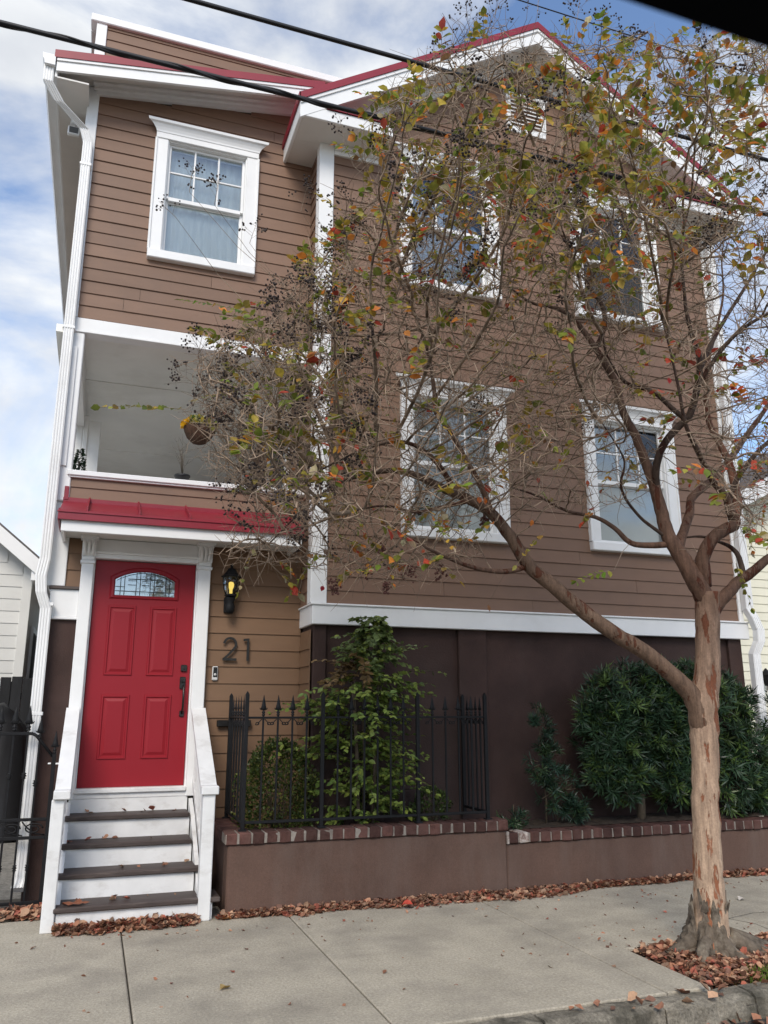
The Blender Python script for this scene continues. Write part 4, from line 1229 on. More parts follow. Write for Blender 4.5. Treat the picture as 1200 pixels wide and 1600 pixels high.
pp = thing('porch_shrub', (-.30, .55, 3.72), 'small dark green conical shrub on the porch behind the white post', 'plant')
sx, sy = -.245, .62
MB().lathe([(.07, 3.30), (.09, 3.46), (.095, 3.50), (.08, 3.50)], sx, sy, 0, 14).build('pot', M['plastic_black'], pp)
n = 900
h = rng.uniform(0, 1, n)**1.3; th = rng.uniform(0, 2*math.pi, n); r = (1-h)*.13*rng.uniform(.4, 1.05, n)+.01
P = np.stack([sx+r*np.cos(th), sy+r*np.sin(th), 3.50+h*.62], 1)
D = np.stack([np.cos(th), np.sin(th), rng.uniform(-.2, .9, n)], 1)+rng.normal(0, .3, (n, 3))
V, F = leaves_np(P, D, rng.normal(0, 1, (n, 3)), rng.uniform(.03, .05, n), np.full(n, .4), NARROW_V, NARROW_F)
c = np.array([.022, .045, .022])*rng.uniform(.6, 1.5, (n, 1))
tag(link(bpy.data.objects.new('foliage', mesh_np('foliage', V, F, M['shrub'], percol(c, 4))), pp), kind='stuff')
MB().tube([(sx, sy, 3.48), (sx, sy, 4.0)], .012, 6).build('stem', M['stem'], pp)

bp = thing('bare_potted_plant', (.72, .06, 3.72), 'leafless twiggy plant in a black pot on the porch ledge', 'plant')
qx, qy = .73, .06
MB().lathe([(.055, 3.72), (.07, 3.765), (.078, 3.775), (.078, 3.79), (.06, 3.788)], qx, qy, 0, 14).build('pot', M['plastic_black'], bp)
mb = MB()
for k in range(9):
    a = random.uniform(0, 6.28); l = random.uniform(.18, .42); b = random.uniform(.05, .16)
    p0 = Vector((qx, qy, 3.785)); p1 = p0+Vector((b*.3*math.cos(a), b*.3*math.sin(a), l*.55)); p2 = p0+Vector((b*math.cos(a), b*math.sin(a), l))
    mb.tube([p0, p1, p2], [.003, .0022, .001], 4)
    for s in range(3):
        q = p1.lerp(p2, random.random()); mb.tube([q, q+Vector((random.uniform(-.09, .09), random.uniform(-.05, .05), random.uniform(.0, .07)))], [.0015, .0008], 3)
mb.build('stems', M['stem'], bp)

# ================================================================== neighbours
nl = thing('neighbour_house', (-4.2, 6.2, 0), 'white clapboard house with gable roof far left beyond the gate', 'house')
NX, NYF, NZ = -.99, 6.0, 3.80
wl_ = MB().prism([(-7.4, 0), (NX, 0), (NX, NZ), (-4.2, NZ+2.55), (-7.4, NZ)], 'y', NYF+.004, NYF+9).build('wall', M['whitewash'], nl)
CN = clap_mesh(.19, M['whitewash'])
z = .2
while z < NZ+2.2:
    xr = NX-.12 if z < NZ-.2 else NX-.12-(z+.2-NZ)/.80
    inst('siding_board', CN, wl_, (-4.2-(xr+4.2), NYF, z), (2*(xr+4.2), 1, 1)); z += .19
MB().box(NX-.13, NX+.01, NYF-.03, NYF+.12, 0, NZ-.05, .005).build('corner_board', M['whitewash'], nl)
for s in (-1, 1):
    mb = MB(); vs = []
    xe = NX+.22 if s > 0 else -8.4+.98-.22
    for x, zt in ((xe, NZ-.1), (-4.2, NZ+2.72)):
        for y in (NYF-.35, NYF+9.2): vs += [(x, y, zt), (x, y, zt+.07)]
    ro = mb.add(vs, [(0, 1, 3, 2), (4, 6, 7, 5), (0, 4, 5, 1), (2, 3, 7, 6), (0, 2, 6, 4), (1, 5, 7, 3)]).build('roof', M['shingle'], nl)
    mb = MB(); vs = []
    for x, zt in ((xe, NZ-.1), (-4.2, NZ+2.72)):
        for y in (NYF-.36, NYF-.32): vs += [(x, y, zt-.22), (x, y, zt+.03)]
    mb.add(vs, [(0, 1, 3, 2), (4, 6, 7, 5), (0, 4, 5, 1), (2, 3, 7, 6), (0, 2, 6, 4), (1, 5, 7, 3)]).build('rake_board', M['white'], ro)
MB().box(NX+.005, NX+.22, NYF-.32, NYF+9, NZ-.30, NZ-.12, .004).build('eave_box', M['white'], nl)
f = MB().box(NX+.0, NX+.04, NYF+.8, NYF+1.7, 1.2, 2.9, .004).build('window', M['white'], nl)
MB().box(NX+.03, NX+.045, NYF+.9, NYF+1.6, 1.3, 2.8, 0).build('pane', M['room'], f)

nr = thing('neighbour_house', (11.5, 4.0, 0), 'cream clapboard house at the right edge beyond the downspout', 'house')
RXN, RYN, RZN = 7.95, 1.0, 4.30
RM_ = 12.0
wr_ = MB().prism([(RXN, 0), (16.05, 0), (16.05, RZN), (RM_, RZN+1.9), (RXN, RZN)], 'y', RYN+.004, RYN+9).build('wall', M['cream'], nr)
CR_ = clap_mesh(.115, M['cream'])
z = .1
while z < RZN+1.5:
    xl = RXN+.1 if z < RZN-.2 else RXN+.1+(z+.2-RZN)/.47
    inst('siding_board', CR_, wr_, (xl, RYN, z), (2*(RM_-xl), 1, 1)); z += .115
for s in (-1, 1):
    mb = MB(); vs = []
    xe = RXN-.2 if s < 0 else 16.25
    for x, zt in ((xe, RZN-.1), (RM_, RZN+2.02)):
        for y in (RYN-.4, RYN+9.2): vs += [(x, y, zt), (x, y, zt+.07)]
    ro = mb.add(vs, [(0, 1, 3, 2), (4, 6, 7, 5), (0, 4, 5, 1), (2, 3, 7, 6), (0, 2, 6, 4), (1, 5, 7, 3)]).build('roof', M['shingle'], nr)
    mb = MB(); vs = []
    for x, zt in ((xe, RZN-.1), (RM_, RZN+2.02)):
        for y in (RYN-.41, RYN-.37): vs += [(x, y, zt-.2), (x, y, zt+.03)]
    mb.add(vs, [(0, 1, 3, 2), (4, 6, 7, 5), (0, 4, 5, 1), (2, 3, 7, 6), (0, 2, 6, 4), (1, 5, 7, 3)]).build('rake_board', M['white'], ro)
nlt = thing('porch_lantern', (8.75, RYN, 1.85), 'tiny black wall lantern on the cream house at right edge', 'lantern')
q = at_y(1198, 1062, RYN-.12)
mb = MB().box(q.x-.03, q.x+.03, RYN-.025, RYN+.0, q.z-.15, q.z+.0, .006); mb.tube([(q.x, RYN-.02, q.z-.12), (q.x, RYN-.10, q.z-.16), (q.x, RYN-.12, q.z-.08)], .008, 6)
mb.build('bracket', M['iron'], nlt)
MB().lathe([(.03, -.08), (.06, .05), (.075, .06), (.04, .11), (.008, .15)], q.x, RYN-.12, q.z, 6, None, False).build('lantern_cage', M['iron'], nlt)

pf = thing('privacy_fence', (-2.5, 5.2, 0), 'tall black wooden privacy fence beyond the iron gate', 'fence')
FB = MB().box(0, .14, 0, .02, 0, 1.0, .004); FB = FB.fix(FB.mesh('fence_board', M['darkwood']))
x = -6.2
while x < -.60:
    inst('fence_board', FB, pf, (x, 5.2+random.uniform(-.004, .004), .0), (1, 1, 2.02+random.uniform(-.03, .03)+.10*math.sin(x*1.3)*0)); x += .147
MB().box(-6.2, -.46, 5.222, 5.26, 1.70, 1.79, .004).box(-6.2, -.46, 5.222, 5.26, .4, .49, .004).build('fence_rail', M['darkwood'], pf)
for x in (-5.5, -3.3, -1.1):
    MB().box(x, x+.1, 5.262, 5.36, 0, 1.95, .004).build('fence_post', M['darkwood'], pf)
# dark tarpaulin sheeted over something low in front of the fence
tp = MB(); vs = []; nx, ny = 26, 8
for j in range(ny+1):
    for i in range(nx+1):
        x = -4.2+3.6*i/nx; y = 3.6+1.3*j/ny
        h = 1.62*(1-max(0, abs(j/ny-.5)*2-.55)**2*2.2)*(1-max(0, abs(i/nx-.5)*2-.72)**2*5)
        vs.append((x, y, max(.0, h+.03*math.sin(i*1.3+j)+random.uniform(-.015, .015)) if 0 < j < ny and 0 < i < nx else 0.0))
tp.add(vs, [(j*(nx+1)+i, j*(nx+1)+i+1, (j+1)*(nx+1)+i+1, (j+1)*(nx+1)+i) for j in range(ny) for i in range(nx)], None, True)
tag(tp.build('covered_pile', M['plastic_black']), 'black sheeted pile in front of the dark fence behind the gate', 'tarp')

# ================================================================== overhead cables
def cable(y, z, r, label, sag=.12):
    mb = MB(); pts = [(x, y, z+sag*((x-1.0)/18)**2) for x in np.linspace(-30, 32, 60)]
    mb.tube([Vector(p) for p in pts], r, 8)
    return mb
c1 = thing('utility_cable', (0, -3.0, 5.76), 'thick black lower utility cable crossing in front of the roof', 'cable')
m1 = cable(-3.0, 5.775, .017, ''); m1.build('conductor', M['cable'], c1)
mb = MB(); mb.tube([Vector((x, -3.0+.015*math.cos(x*9), 5.775+.12*((x-1)/18)**2+.015*math.sin(x*9))) for x in np.linspace(-12, 14, 900)], .010, 5)
mb.build('lashed_line', M['cable'], c1)
c2 = cable(-3.0, 6.352, .017, '').build('utility_cable', M['cable']); tag(c2, 'black upper utility cable running to the gable', 'cable')
c3 = cable(-3.0, 7.26, .005, '').build('utility_cable', M['cable']); tag(c3, 'thin overhead wire above the gable peak', 'cable')

# ================================================================== the car at the far kerb from whose window the view is taken
car = thing('parked_car', (.3, -8.45, -.135), 'black car whose roof edge shows at the top right corner', 'car')
CY1, CY0 = -7.57, -9.30                                        # house side and street side of the roof
WT = 1.797                                                     # top of the side window opening
rfm = MB()
sec = [(CY1, WT+.003), (CY1+.03, WT+.048), (CY1+.025, WT+.09), (CY1-.06, WT+.115), (CY1-.4, WT+.14), ((CY0+CY1)/2, WT+.15), (CY0+.4, WT+.14), (CY0+.06, WT+.105), (CY0-.03, WT+.06), (CY0-.035, WT+.012), (CY0, WT),
       (CY0+.06, WT+.03), ((CY0+CY1)/2, WT+.07), (CY1-.06, WT+.03)]
rfm.prism(sec, 'x', -2.9, 1.8).build('roof', M['carpaint'], car)
def pillar(p0, p1, r):
    MB().tube([p0, p1], r, 8).build('pillar', M['carpaint'], car)
for y0, y1 in ((CY1+.02, CY1+.16), (CY0-.02, CY0-.16)):
    pillar((1.78, y0, WT+.03), (2.6, y1, 1.10), .045)
    pillar((-1.90, y0, WT+.02), (-1.94, y1, 1.10), .05)
    pillar((-2.86, y0, WT+.03), (-3.28, y1, 1.12), .07)
for y in (CY1+.10, CY0-.19):
    for xa, xb in ((-3.2, -1.91), (-1.90, 1.9)):
        dr_ = MB().prism([(y, .42), (y+.09, .42), (y+.09, 1.0), (y+.055, 1.12), (y, 1.12)] if y > -8 else [(y, 1.12), (y+.035, 1.12), (y+.09, 1.0), (y+.09, .42), (y, .42)], 'x', xa, xb).build('door', M['carpaint'], car)
        MB().box(xa+.12, xa+.32, y+.088, y+.115, .93, .96, .008).build('handle', M['hardware'], dr_) if y > -8 else None
MB().prism([(1.91, .42), (3.7, .42), (3.8, .75), (3.65, .93), (1.91, 1.10)], 'y', CY0-.18, CY1+.18).build('bonnet', M['carpaint'], car)
MB().prism([(-3.85, .45), (-3.21, .42), (-3.21, 1.10), (-3.75, 1.02)], 'y', CY0-.18, CY1+.18).build('tail', M['carpaint'], car)
MB().box(-3.2, 1.9, CY0-.1, CY1+.1, .30, .42, .01).build('floor_pan', M['carpaint'], car)
for x in (-2.65, 2.8):
    for y in (CY1+.10, CY0-.10):
        s = 1 if y > -8 else -1
        w = MB().tube([(x, y-.11*s, .20), (x, y-.09*s, .20), (x, y+.09*s, .20), (x, y+.11*s, .20)], [.30, .335, .335, .30], 24).build('wheel', M['rubber'], car)
        MB().tube([(x, y+.10*s, .20), (x, y+.118*s, .20)], [.22, .20], 18).build('rim', M['alloy'], w)

# ================================================================== the crape myrtle
# limbs traced from the photograph; each point is (pixel x, pixel y, distance line y, radius in metres)
tree = thing('crape_myrtle', (4.0, -3.0, 0), 'leaning crape myrtle with peeling tan bark in the pavement pit', 'tree')
TAN, BRN, DRK, GRY = (.55, .40, .285), (.140, .078, .053), (.070, .046, .035), (.11, .085, .067)
LIMBS = []
def limb(pts, c0, c1):
    P = [at_y(p[0], p[1], p[2]) for p in pts]; R = [p[3] for p in pts]
    # smooth by Catmull-Rom
    Q, S = [], []
    for i in range(len(P)-1):
        a, b, c, d = P[max(i-1, 0)], P[i], P[i+1], P[min(i+2, len(P)-1)]
        for k in range(4):
            t = k/4
            Q.append(.5*((2*b)+(c-a)*t+(2*a-5*b+4*c-d)*t*t+(3*b-a-3*c+d)*t**3))
            S.append(R[i]+(R[i+1]-R[i])*t)
    Q.append(P[-1]); S.append(R[-1])
    LIMBS.append((Q, S, c0, c1))
    return Q
Y0 = -3.0
limb([(1112, 1500, Y0, .150), (1111, 1462, Y0, .125), (1109, 1425, Y0, .108), (1107, 1380, Y0, .099), (1104, 1320, Y0, .093), (1102, 1250, Y0, .090), (1101, 1190, Y0, .091), (1100, 1140, Y0, .097), (1099, 1098, Y0, .103), (1104, 1065, Y0, .092), (1106, 1010, Y0, .085), (1106, 965, Y0, .086), (1104, 925, Y0, .088)], TAN, (.20, .12, .082))
limb([(1098, 1165, Y0, .045), (1096, 1130, Y0-.01, .074), (1080, 1086, -3.0, .066), (1045, 1050, -3.0, .058), (1005, 1017, -2.98, .055), (960, 990, -2.95, .054), (905, 950, -2.9, .053), (860, 912, -2.85, .052), (828, 885, -2.8, .050), (800, 842, -2.75, .044), (765, 800, -2.7, .040), (728, 778, -2.65, .037), (690, 762, -2.6, .033), (655, 745, -2.55, .028), (618, 735, -2.5, .022), (570, 742, -2.45, .015), (520, 760, -2.4, .010), (470, 800, -2.4, .007), (420, 850, -2.4, .005)], (.165, .104, .07), DRK)
limb([(822, 885, -2.78, .022), (790, 893, -2.8, .019), (745, 888, -2.85, .016), (700, 872, -2.9, .012), (655, 850, -2.95, .008), (610, 822, -3.0, .005)], BRN, DRK)
limb([(712, 770, -2.63, .024), (698, 745, -2.66, .021), (678, 718, -2.7, .019), (650, 697, -2.74, .016), (615, 690, -2.8, .012), (560, 705, -2.85, .009), (500, 735, -2.9, .006)], BRN, DRK)
limb([(770, 806, -2.7, .024), (752, 760, -2.68, .022), (726, 715, -2.66, .020), (705, 675, -2.64, .019), (682, 645, -2.62, .018), (678, 605, -2.6, .016), (672, 565, -2.58, .013), (660, 520, -2.55, .010), (640, 470, -2.5, .007), (615, 420, -2.45, .005)], BRN, DRK)
limb([(735, 782, -2.66, .018), (700, 790, -2.75, .015), (650, 800, -2.85, .011), (600, 790, -2.95, .008), (545, 800, -3.0, .005)], BRN, DRK)
# split at the head of the trunk
limb([(1102, 935, Y0, .072), (1085, 905, -3.0, .066), (1062, 865, -2.95, .058), (1042, 832, -2.9, .052), (1032, 795, -2.85, .047), (1022, 758, -2.82, .042), (1006, 715, -2.8, .036), (990, 675, -2.78, .033), (974, 645, -2.76, .030), (962, 600, -2.72, .028), (945, 568, -2.7, .026), (928, 540, -2.66, .024), (908, 512, -2.62, .021), (890, 492, -2.58, .018), (862, 480, -2.5, .014), (830, 473, -2.45, .011), (795, 448, -2.4, .008), (750, 415, -2.3, .006), (705, 385, -2.2, .004)], BRN, DRK)
limb([(930, 545, -2.67, .021), (945, 510, -2.7, .019), (940, 475, -2.72, .018), (918, 445, -2.75, .016), (925, 430, -2.8, .015), (970, 372, -2.95, .014), (1003, 325, -3.1, .013), (1040, 290, -3.2, .011), (1078, 248, -3.3, .009), (1118, 195, -3.45, .007), (1160, 130, -3.6, .005), (1190, 70, -3.7, .003)], DRK, GRY)
limb([(912, 470, -2.74, .015), (905, 435, -2.7, .014), (895, 400, -2.65, .012), (878, 368, -2.6, .010), (848, 325, -2.5, .008), (812, 292, -2.4, .007), (772, 262, -2.3, .005), (730, 235, -2.2, .003)], DRK, GRY)
limb([(975, 365, -2.96, .011), (972, 335, -2.95, .010), (955, 290, -2.9, .008), (925, 262, -2.85, .007), (880, 245, -2.8, .005), (835, 228, -2.7, .003)], DRK, GRY)
limb([(1030, 300, -3.17, .009), (1035, 250, -3.1, .008), (1038, 200, -3.1, .007), (1052, 150, -3.1, .006), (1050, 110, -3.1, .004), (1012, 50, -3.1, .003)], DRK, GRY)
limb([(1024, 765, -2.82, .032), (1026, 725, -2.9, .029), (1040, 690, -2.98, .028), (1062, 665, -3.05, .028), (1078, 648, -3.1, .027), (1088, 612, -3.15, .026), (1094, 570, -3.2, .024), (1088, 545, -3.22, .020), (1080, 518, -3.25, .017), (1072, 485, -3.28, .014), (1068, 440, -3.3, .011), (1064, 390, -3.35, .009), (1075, 330, -3.4, .007), (1092, 270, -3.45, .005), (1100, 205, -3.5, .003)], DRK, DRK)
limb([(1072, 655, -3.1, .022), (1052, 640, -3.05, .020), (1022, 613, -3.0, .018), (990, 604, -2.95, .017), (972, 592, -2.92, .014), (950, 560, -2.95, .010), (940, 520, -3.0, .008)], DRK, DRK)
limb([(1095, 575, -3.2, .020), (1110, 540, -3.15, .018), (1130, 503, -3.1, .016), (1166, 446, -3.05, .013), (1192, 402, -3.0, .010), (1225, 350, -2.95, .007), (1250, 280, -2.9, .004)], DRK, DRK)
limb([(1092, 600, -3.2, .018), (1118, 560, -3.3, .017), (1150, 522, -3.4, .015), (1190, 495, -3.5, .012), (1240, 470, -3.6, .008), (1290, 430, -3.7, .005)], DRK, DRK)
limb([(1100, 915, Y0, .056), (1098, 875, -3.05, .050), (1113, 842, -3.1, .047), (1132, 828, -3.12, .046), (1148, 818, -3.12, .044), (1141, 798, -3.14, .035), (1134, 776, -3.16, .028), (1116, 755, -3.2, .024), (1100, 725, -3.24, .021), (1084, 692, -3.28, .018), (1070, 660, -3.3, .014), (1062, 615, -3.32, .011), (1050, 560, -3.35, .008), (1035, 500, -3.35, .005)], BRN, DRK)
limb([(1146, 812, -3.12, .040), (1152, 788, -3.08, .036), (1148, 758, -3.04, .033), (1141, 728, -3.0, .030), (1128, 700, -2.95, .026), (1108, 660, -2.9, .022), (1103, 620, -2.88, .019), (1105, 570, -2.85, .016), (1118, 520, -2.8, .012), (1130, 460, -2.75, .009), (1128, 400, -2.7, .006), (1140, 330, -2.65, .004)], (.24, .105, .065), DRK)
limb([(1136, 790, -3.14, .022), (1148, 756, -3.2, .021), (1168, 725, -3.25, .019), (1190, 700, -3.3, .016), (1222, 670, -3.35, .012), (1260, 620, -3.4, .008), (1290, 560, -3.4, .005)], DRK, DRK)
limb([(1058, 862, -2.95, .040), (1068, 830, -2.85, .036), (1077, 803, -2.78, .034), (1080, 780, -2.72, .033), (1094, 765, -2.68, .032), (1116, 748, -2.62, .030), (1134, 726, -2.58, .028), (1150, 704, -2.55, .026), (1170, 675, -2.5, .023), (1190, 648, -2.45, .020), (1220, 600, -2.4, .015), (1245, 540, -2.35, .011), (1260, 460, -2.3, .007)], BRN, DRK)
limb([(1112, 955, Y0, .058), (1126, 938, -3.02, .050), (1140, 924, -3.04, .045), (1155, 908, -3.06, .042), (1174, 895, -3.1, .037), (1200, 873, -3.15, .032), (1240, 850, -3.2, .026), (1290, 800, -3.25, .019), (1330, 720, -3.3, .013), (1350, 620, -3.3, .008)], BRN, DRK)
limb([(1162, 900, -3.07, .022), (1155, 872, -3.03, .020), (1143, 856, -3.0, .017), (1124, 847, -2.95, .012), (1095, 838, -2.9, .009), (1060, 842, -2.85, .005)], DRK, DRK)
limb([(1050, 850, -2.92, .026), (1015, 852, -2.85, .024), (985, 848, -2.8, .021), (960, 825, -2.75, .018), (930, 808, -2.7, .015), (885, 798, -2.65, .012), (840, 775, -2.6, .009), (800, 762, -2.55, .006)], BRN, DRK)
limb([(1046, 842, -2.91, .016), (1025, 828, -2.90, .014), (1000, 808, -2.9, .012), (978, 780, -2.95, .011), (970, 755, -3.0, .010), (976, 722, -3.05, .008), (960, 690, -3.1, .006), (940, 660, -3.1, .004)], DRK, DRK)
tr = MB()
for Q, S, c0, c1 in LIMBS:
    n = len(Q); cs = []
    for i in range(n):
        t = i/(n-1); cs.append(tuple(c0[k]+(c1[k]-c0[k])*t for k in range(3)))
    big = S[0] > .03
    Qw = [q+Vector((random.uniform(-1, 1), random.uniform(-1, 1), 0))*s*.07 for q, s in zip(Q, S)]
    tr.tube(Qw, S, 18 if S[0] > .06 else 12 if big else 7, cs, True, True, .035 if big else 0)
for (px, py, r) in ():
    p = at_y(px, py, Y0-.062); tr.lathe([(r*.4, -r), (r*.95, -r*.5), (r*1.05, 0), (r*.9, r*.55), (r*.3, r*.95)], p.x, p.y+.015, p.z, 10, BRN)
tr.build('trunk', M['bark'], tree)
# flared, broken-barked root crown
rt = MB()
base = at_y(1112, 1490, Y0)
bx0, by0 = base.x, Y0
nseg, nz = 88, 34
def rough(a, z):
    from mathutils import noise as _n
    q = Vector((math.cos(a)*1.1, math.sin(a)*1.1, z*2.2))
    return _n.fractal(q*3.2, 1.0, 2.0, 5)*.55+abs(_n.noise(q*7.5))*.5+_n.noise(Vector((q.x*14, q.y*14, q.z*5)))*.35
vs = []
for j in range(nz+1):
    f = 1-j/nz
    for k in range(nseg):
        a = 2*math.pi*k/nseg
        ztop = .25+.06*math.sin(a*3+.5)+.045*math.sin(a*7)+.03*math.sin(a*13)
        z = -.05+(ztop+.05)*j/nz
        lob = .5+.5*math.cos(a*5+.6)+.35*math.cos(a*8+2)
        r = .099+.135*f**2.1*(.62+.38*lob)+rough(a, z)*(.020+.034*min(1, f*2.5))
        if j == nz: r = .088
        vs.append((bx0-.010*(1-f)+r*math.cos(a)*1.12, by0+r*math.sin(a), z))
fs = [(j*nseg+k, j*nseg+(k+1) % nseg, (j+1)*nseg+(k+1) % nseg, (j+1)*nseg+k) for j in range(nz) for k in range(nseg)]
rt.add(vs, fs, None, True)
for a, L, r in ((-.15, .62, .075), (-.55, .55, .06), (.35, .5, .06), (-1.3, .33, .055), (-2.2, .32, .05), (3.0, .34, .05), (2.2, .3, .05), (1.2, .3, .05)):
    pts = []; rd = []
    for t in (0, .25, .5, .75, 1):
        aa = a+.25*math.sin(t*3+a)
        pts.append((bx0+(.12+L*t)*math.cos(aa), by0+(.10+L*t*.8)*math.sin(aa), .12*(1-t)**2-.03-.035*t)); rd.append(r*(1-.62*t))
    rt.tube(pts, rd, 9, None, True, True, .16)
for k in range(9):                                            # shaggy strips of old bark at the collar
    a = random.uniform(-2.8, -.1); z = random.uniform(.22, .31); r = .112
    t = Vector((-math.sin(a), math.cos(a), 0)); o = Vector((math.cos(a)*1.1, math.sin(a), 0)); w = random.uniform(.010, .022); h = random.uniform(.05, .11); c_ = Vector((bx0, by0, z))
    lean = random.uniform(-.03, .03); out = random.uniform(.008, .035)
    q = [c_+o*r-t*w, c_+o*r+t*w, c_+o*(r+out)+t*(w*.3+lean)+Vector((0, 0, h)), c_+o*(r+out*.8)+t*(lean-w*.4)+Vector((0, 0, h*.85))]
    q += [p-o*.008 for p in q]
    rt.add(q, [(0, 1, 2, 3), (7, 6, 5, 4), (0, 4, 5, 1), (1, 5, 6, 2), (2, 6, 7, 3), (3, 7, 4, 0)])
rt.build('root_crown', M['rootbark'], tree)

# ---- crown: attraction points fill the crown's volume; twigs grow from the limbs towards them
crown_areas = [  # pixel polygon, weight, depth range
    ([(430, 470), (560, 300), (760, 240), (1000, 300), (1060, 480), (980, 640), (860, 740), (700, 800), (560, 830), (430, 800), (360, 700)], 1850, (-3.9, -1.8)),
    ([(300, 560), (400, 490), (520, 470), (560, 640), (540, 800), (420, 830), (330, 740)], 640, (-3.5, -2.0)),
    ([(560, 230), (650, 90), (770, 20), (880, 70), (1010, 60), (1180, 40), (1260, 120), (1260, 420), (1040, 420), (760, 330)], 560, (-4.7, -2.1)),
    ([(1050, 330), (1260, 330), (1300, 700), (1180, 860), (1100, 760), (1040, 560)], 420, (-4.3, -2.2)),
    ([(350, 800), (520, 800), (700, 820), (760, 860), (640, 905), (470, 900), (345, 870)], 330, (-3.1, -2.3)),
    ([(640, 600), (1010, 560), (1060, 700), (960, 800), (760, 820)], 260, (-3.3, -2.3)),
]
def in_poly(x, y, poly):
    c = False; n = len(poly); j = n-1
    for i in range(n):
        xi, yi = poly[i]; xj, yj = poly[j]
        if (yi > y) != (yj > y) and x < (xj-xi)*(y-yi)/(yj-yi)+xi: c = not c
        j = i
    return c
CROWN = 2.0
att = []
for poly, cnt, (ya, yb) in crown_areas:
    xs = [p[0] for p in poly]; ys = [p[1] for p in poly]; k = 0
    while k < cnt*CROWN:
        x, y = random.uniform(min(xs), max(xs)), random.uniform(min(ys), max(ys))
        if in_poly(x, y, poly):
            att.append(at_y(x, y, random.uniform(ya, yb))); k += 1
att = np.array([tuple(a) for a in att])
nodes, par, rad0 = [], [], []
for Q, S, c0, c1 in LIMBS[1:]:
    last = -1
    for i, (q, s) in enumerate(zip(Q, S)):
        if i % 2 == 0 and s < .045:
            nodes.append(tuple(q)); par.append(-2); rad0.append(s)
NL = len(nodes)
nodes = np.array(nodes)
nn = np.full(len(att), -1); nd = np.full(len(att), 1e9)
def relax(lo):
    for s in range(lo, len(nodes), 400):
        blk = nodes[s:s+400]
        d = np.linalg.norm(att[:, None, :]-blk[None], axis=2)
        i = d.argmin(1); m = d[np.arange(len(att)), i]
        upd = m < nd
        nd[upd] = m[upd]; nn[upd] = i[upd]+s
relax(0)
STEP, KILL = .078, .075
alive = np.ones(len(att), bool)
for it in range(70):
    alive &= nd > KILL
    if not alive.any(): break
    idx = np.where(alive)[0]
    src = nn[idx]; dirv = norm_rows(att[idx]-nodes[src])
    acc = np.zeros_like(nodes); np.add.at(acc, src, dirv)
    use = np.unique(src)
    d = norm_rows(acc[use]+rng.normal(0, .28, (len(use), 3)))
    # keep some of the parent's heading
    new = nodes[use]+d*STEP
    lo = len(nodes)
    nodes = np.vstack([nodes, new]); par += list(use)
    relax(lo)
    if len(nodes) > 42000: break
par = np.array(par)
n_all = len(nodes)
cnt = np.zeros(n_all)
kids = np.zeros(n_all, int)
for i in range(n_all-1, NL-1, -1):
    if kids[i] == 0: cnt[i] = 1
    cnt[par[i]] += cnt[i]; kids[par[i]] += 1
rr_ = .0026*np.maximum(cnt, 1)**.46
ii = np.arange(NL, n_all)
ra = np.where(par[ii] < NL, rr_[ii]*1.15, np.minimum(rr_[par[ii]], rr_[ii]*1.5))
A, B = nodes[par[ii]].copy(), nodes[ii]
tips = np.array([i for i in range(NL, n_all) if kids[i] == 0])
tipdir = norm_rows(nodes[tips]-nodes[par[tips]])
# side twiglets
n2 = 13500
src = rng.choice(np.arange(NL, n_all), n2)
pd = norm_rows(nodes[src]-nodes[par[src]])
d1 = norm_rows(pd*.5+rng.normal(0, .75, (n2, 3))+np.array([0, 0, .10]))
L1 = rng.uniform(.05, .15, n2)
P1 = nodes[src]; P2 = P1+d1*L1[:, None]; d2 = norm_rows(d1+rng.normal(0, .35, (n2, 3))+np.array([0, 0, -.05])); P3 = P2+d2*(L1*rng.uniform(.5, 1.3, n2))[:, None]
r1 = rng.uniform(.0014, .0022, n2)
SA = np.vstack([A, P1, P2]); SB = np.vstack([B, P2, P3])
RA = np.concatenate([ra, r1, r1*.8]); RB = np.concatenate([rr_[ii], r1*.8, r1*.45])
V, F = segs_np(SA, SB, RA, RB, 5)
tone = rng.uniform(.55, 1.7, (len(SA), 1))*np.array([[1.0, .97, .95]])
tag(link(bpy.data.objects.new('twigs', mesh_np('twigs', V, F, M['twig'], percol(tone, 10), True)), tree), kind='stuff')

# ---- leaves and seed heads
GREEN, OLIVE, GOLD, ORNG, REDD, BRWN, PALE = (.185, .220, .034), (.330, .275, .052), (.52, .34, .058), (.64, .22, .04), (.48, .075, .042), (.24, .13, .065), (.46, .37, .23)
def pick_leaf(px, py):
    u = random.random()
    if py > 790: pal = [(GREEN, .25), (OLIVE, .4), (GOLD, .58), (ORNG, .72), (REDD, .8), (PALE, 1)]
    elif px > 1040 and py > 450: pal = [(GREEN, .3), (OLIVE, .5), (REDD, .8), (ORNG, .92), (BRWN, 1)]
    elif py < 330: pal = [(GREEN, .30), (OLIVE, .66), (GOLD, .80), (ORNG, .89), (REDD, .92), (BRWN, .97), (PALE, 1)]
    elif px < 520: pal = [(GREEN, .42), (OLIVE, .78), (GOLD, .86), (ORNG, .92), (REDD, .96), (PALE, 1)]
    else: pal = [(GREEN, .25), (OLIVE, .55), (GOLD, .72), (ORNG, .84), (REDD, .90), (BRWN, .95), (PALE, 1)]
    for c, t in pal:
        if u <= t: break
    f = random.uniform(.75, 1.3)
    return tuple(min(1, x*f*random.uniform(.9, 1.1)) for x in c)
def leaf_density(px, py):
    if py < 120: d = .45
    elif py < 330: d = 1.25 if px > 560 else .5
    elif py < 470: d = .85 if px > 500 else .5
    elif py < 780: d = .22 if 600 < px < 1000 else .55
    else: d = .42
    if px < 365 and py > 540: d = .10
    if px > 900 and 60 < py < 330: d = 1.9
    if px > 1080 and 330 < py < 700: d = .34
    return d
LP, LD, LN, LL, LC = [], [], [], [], []
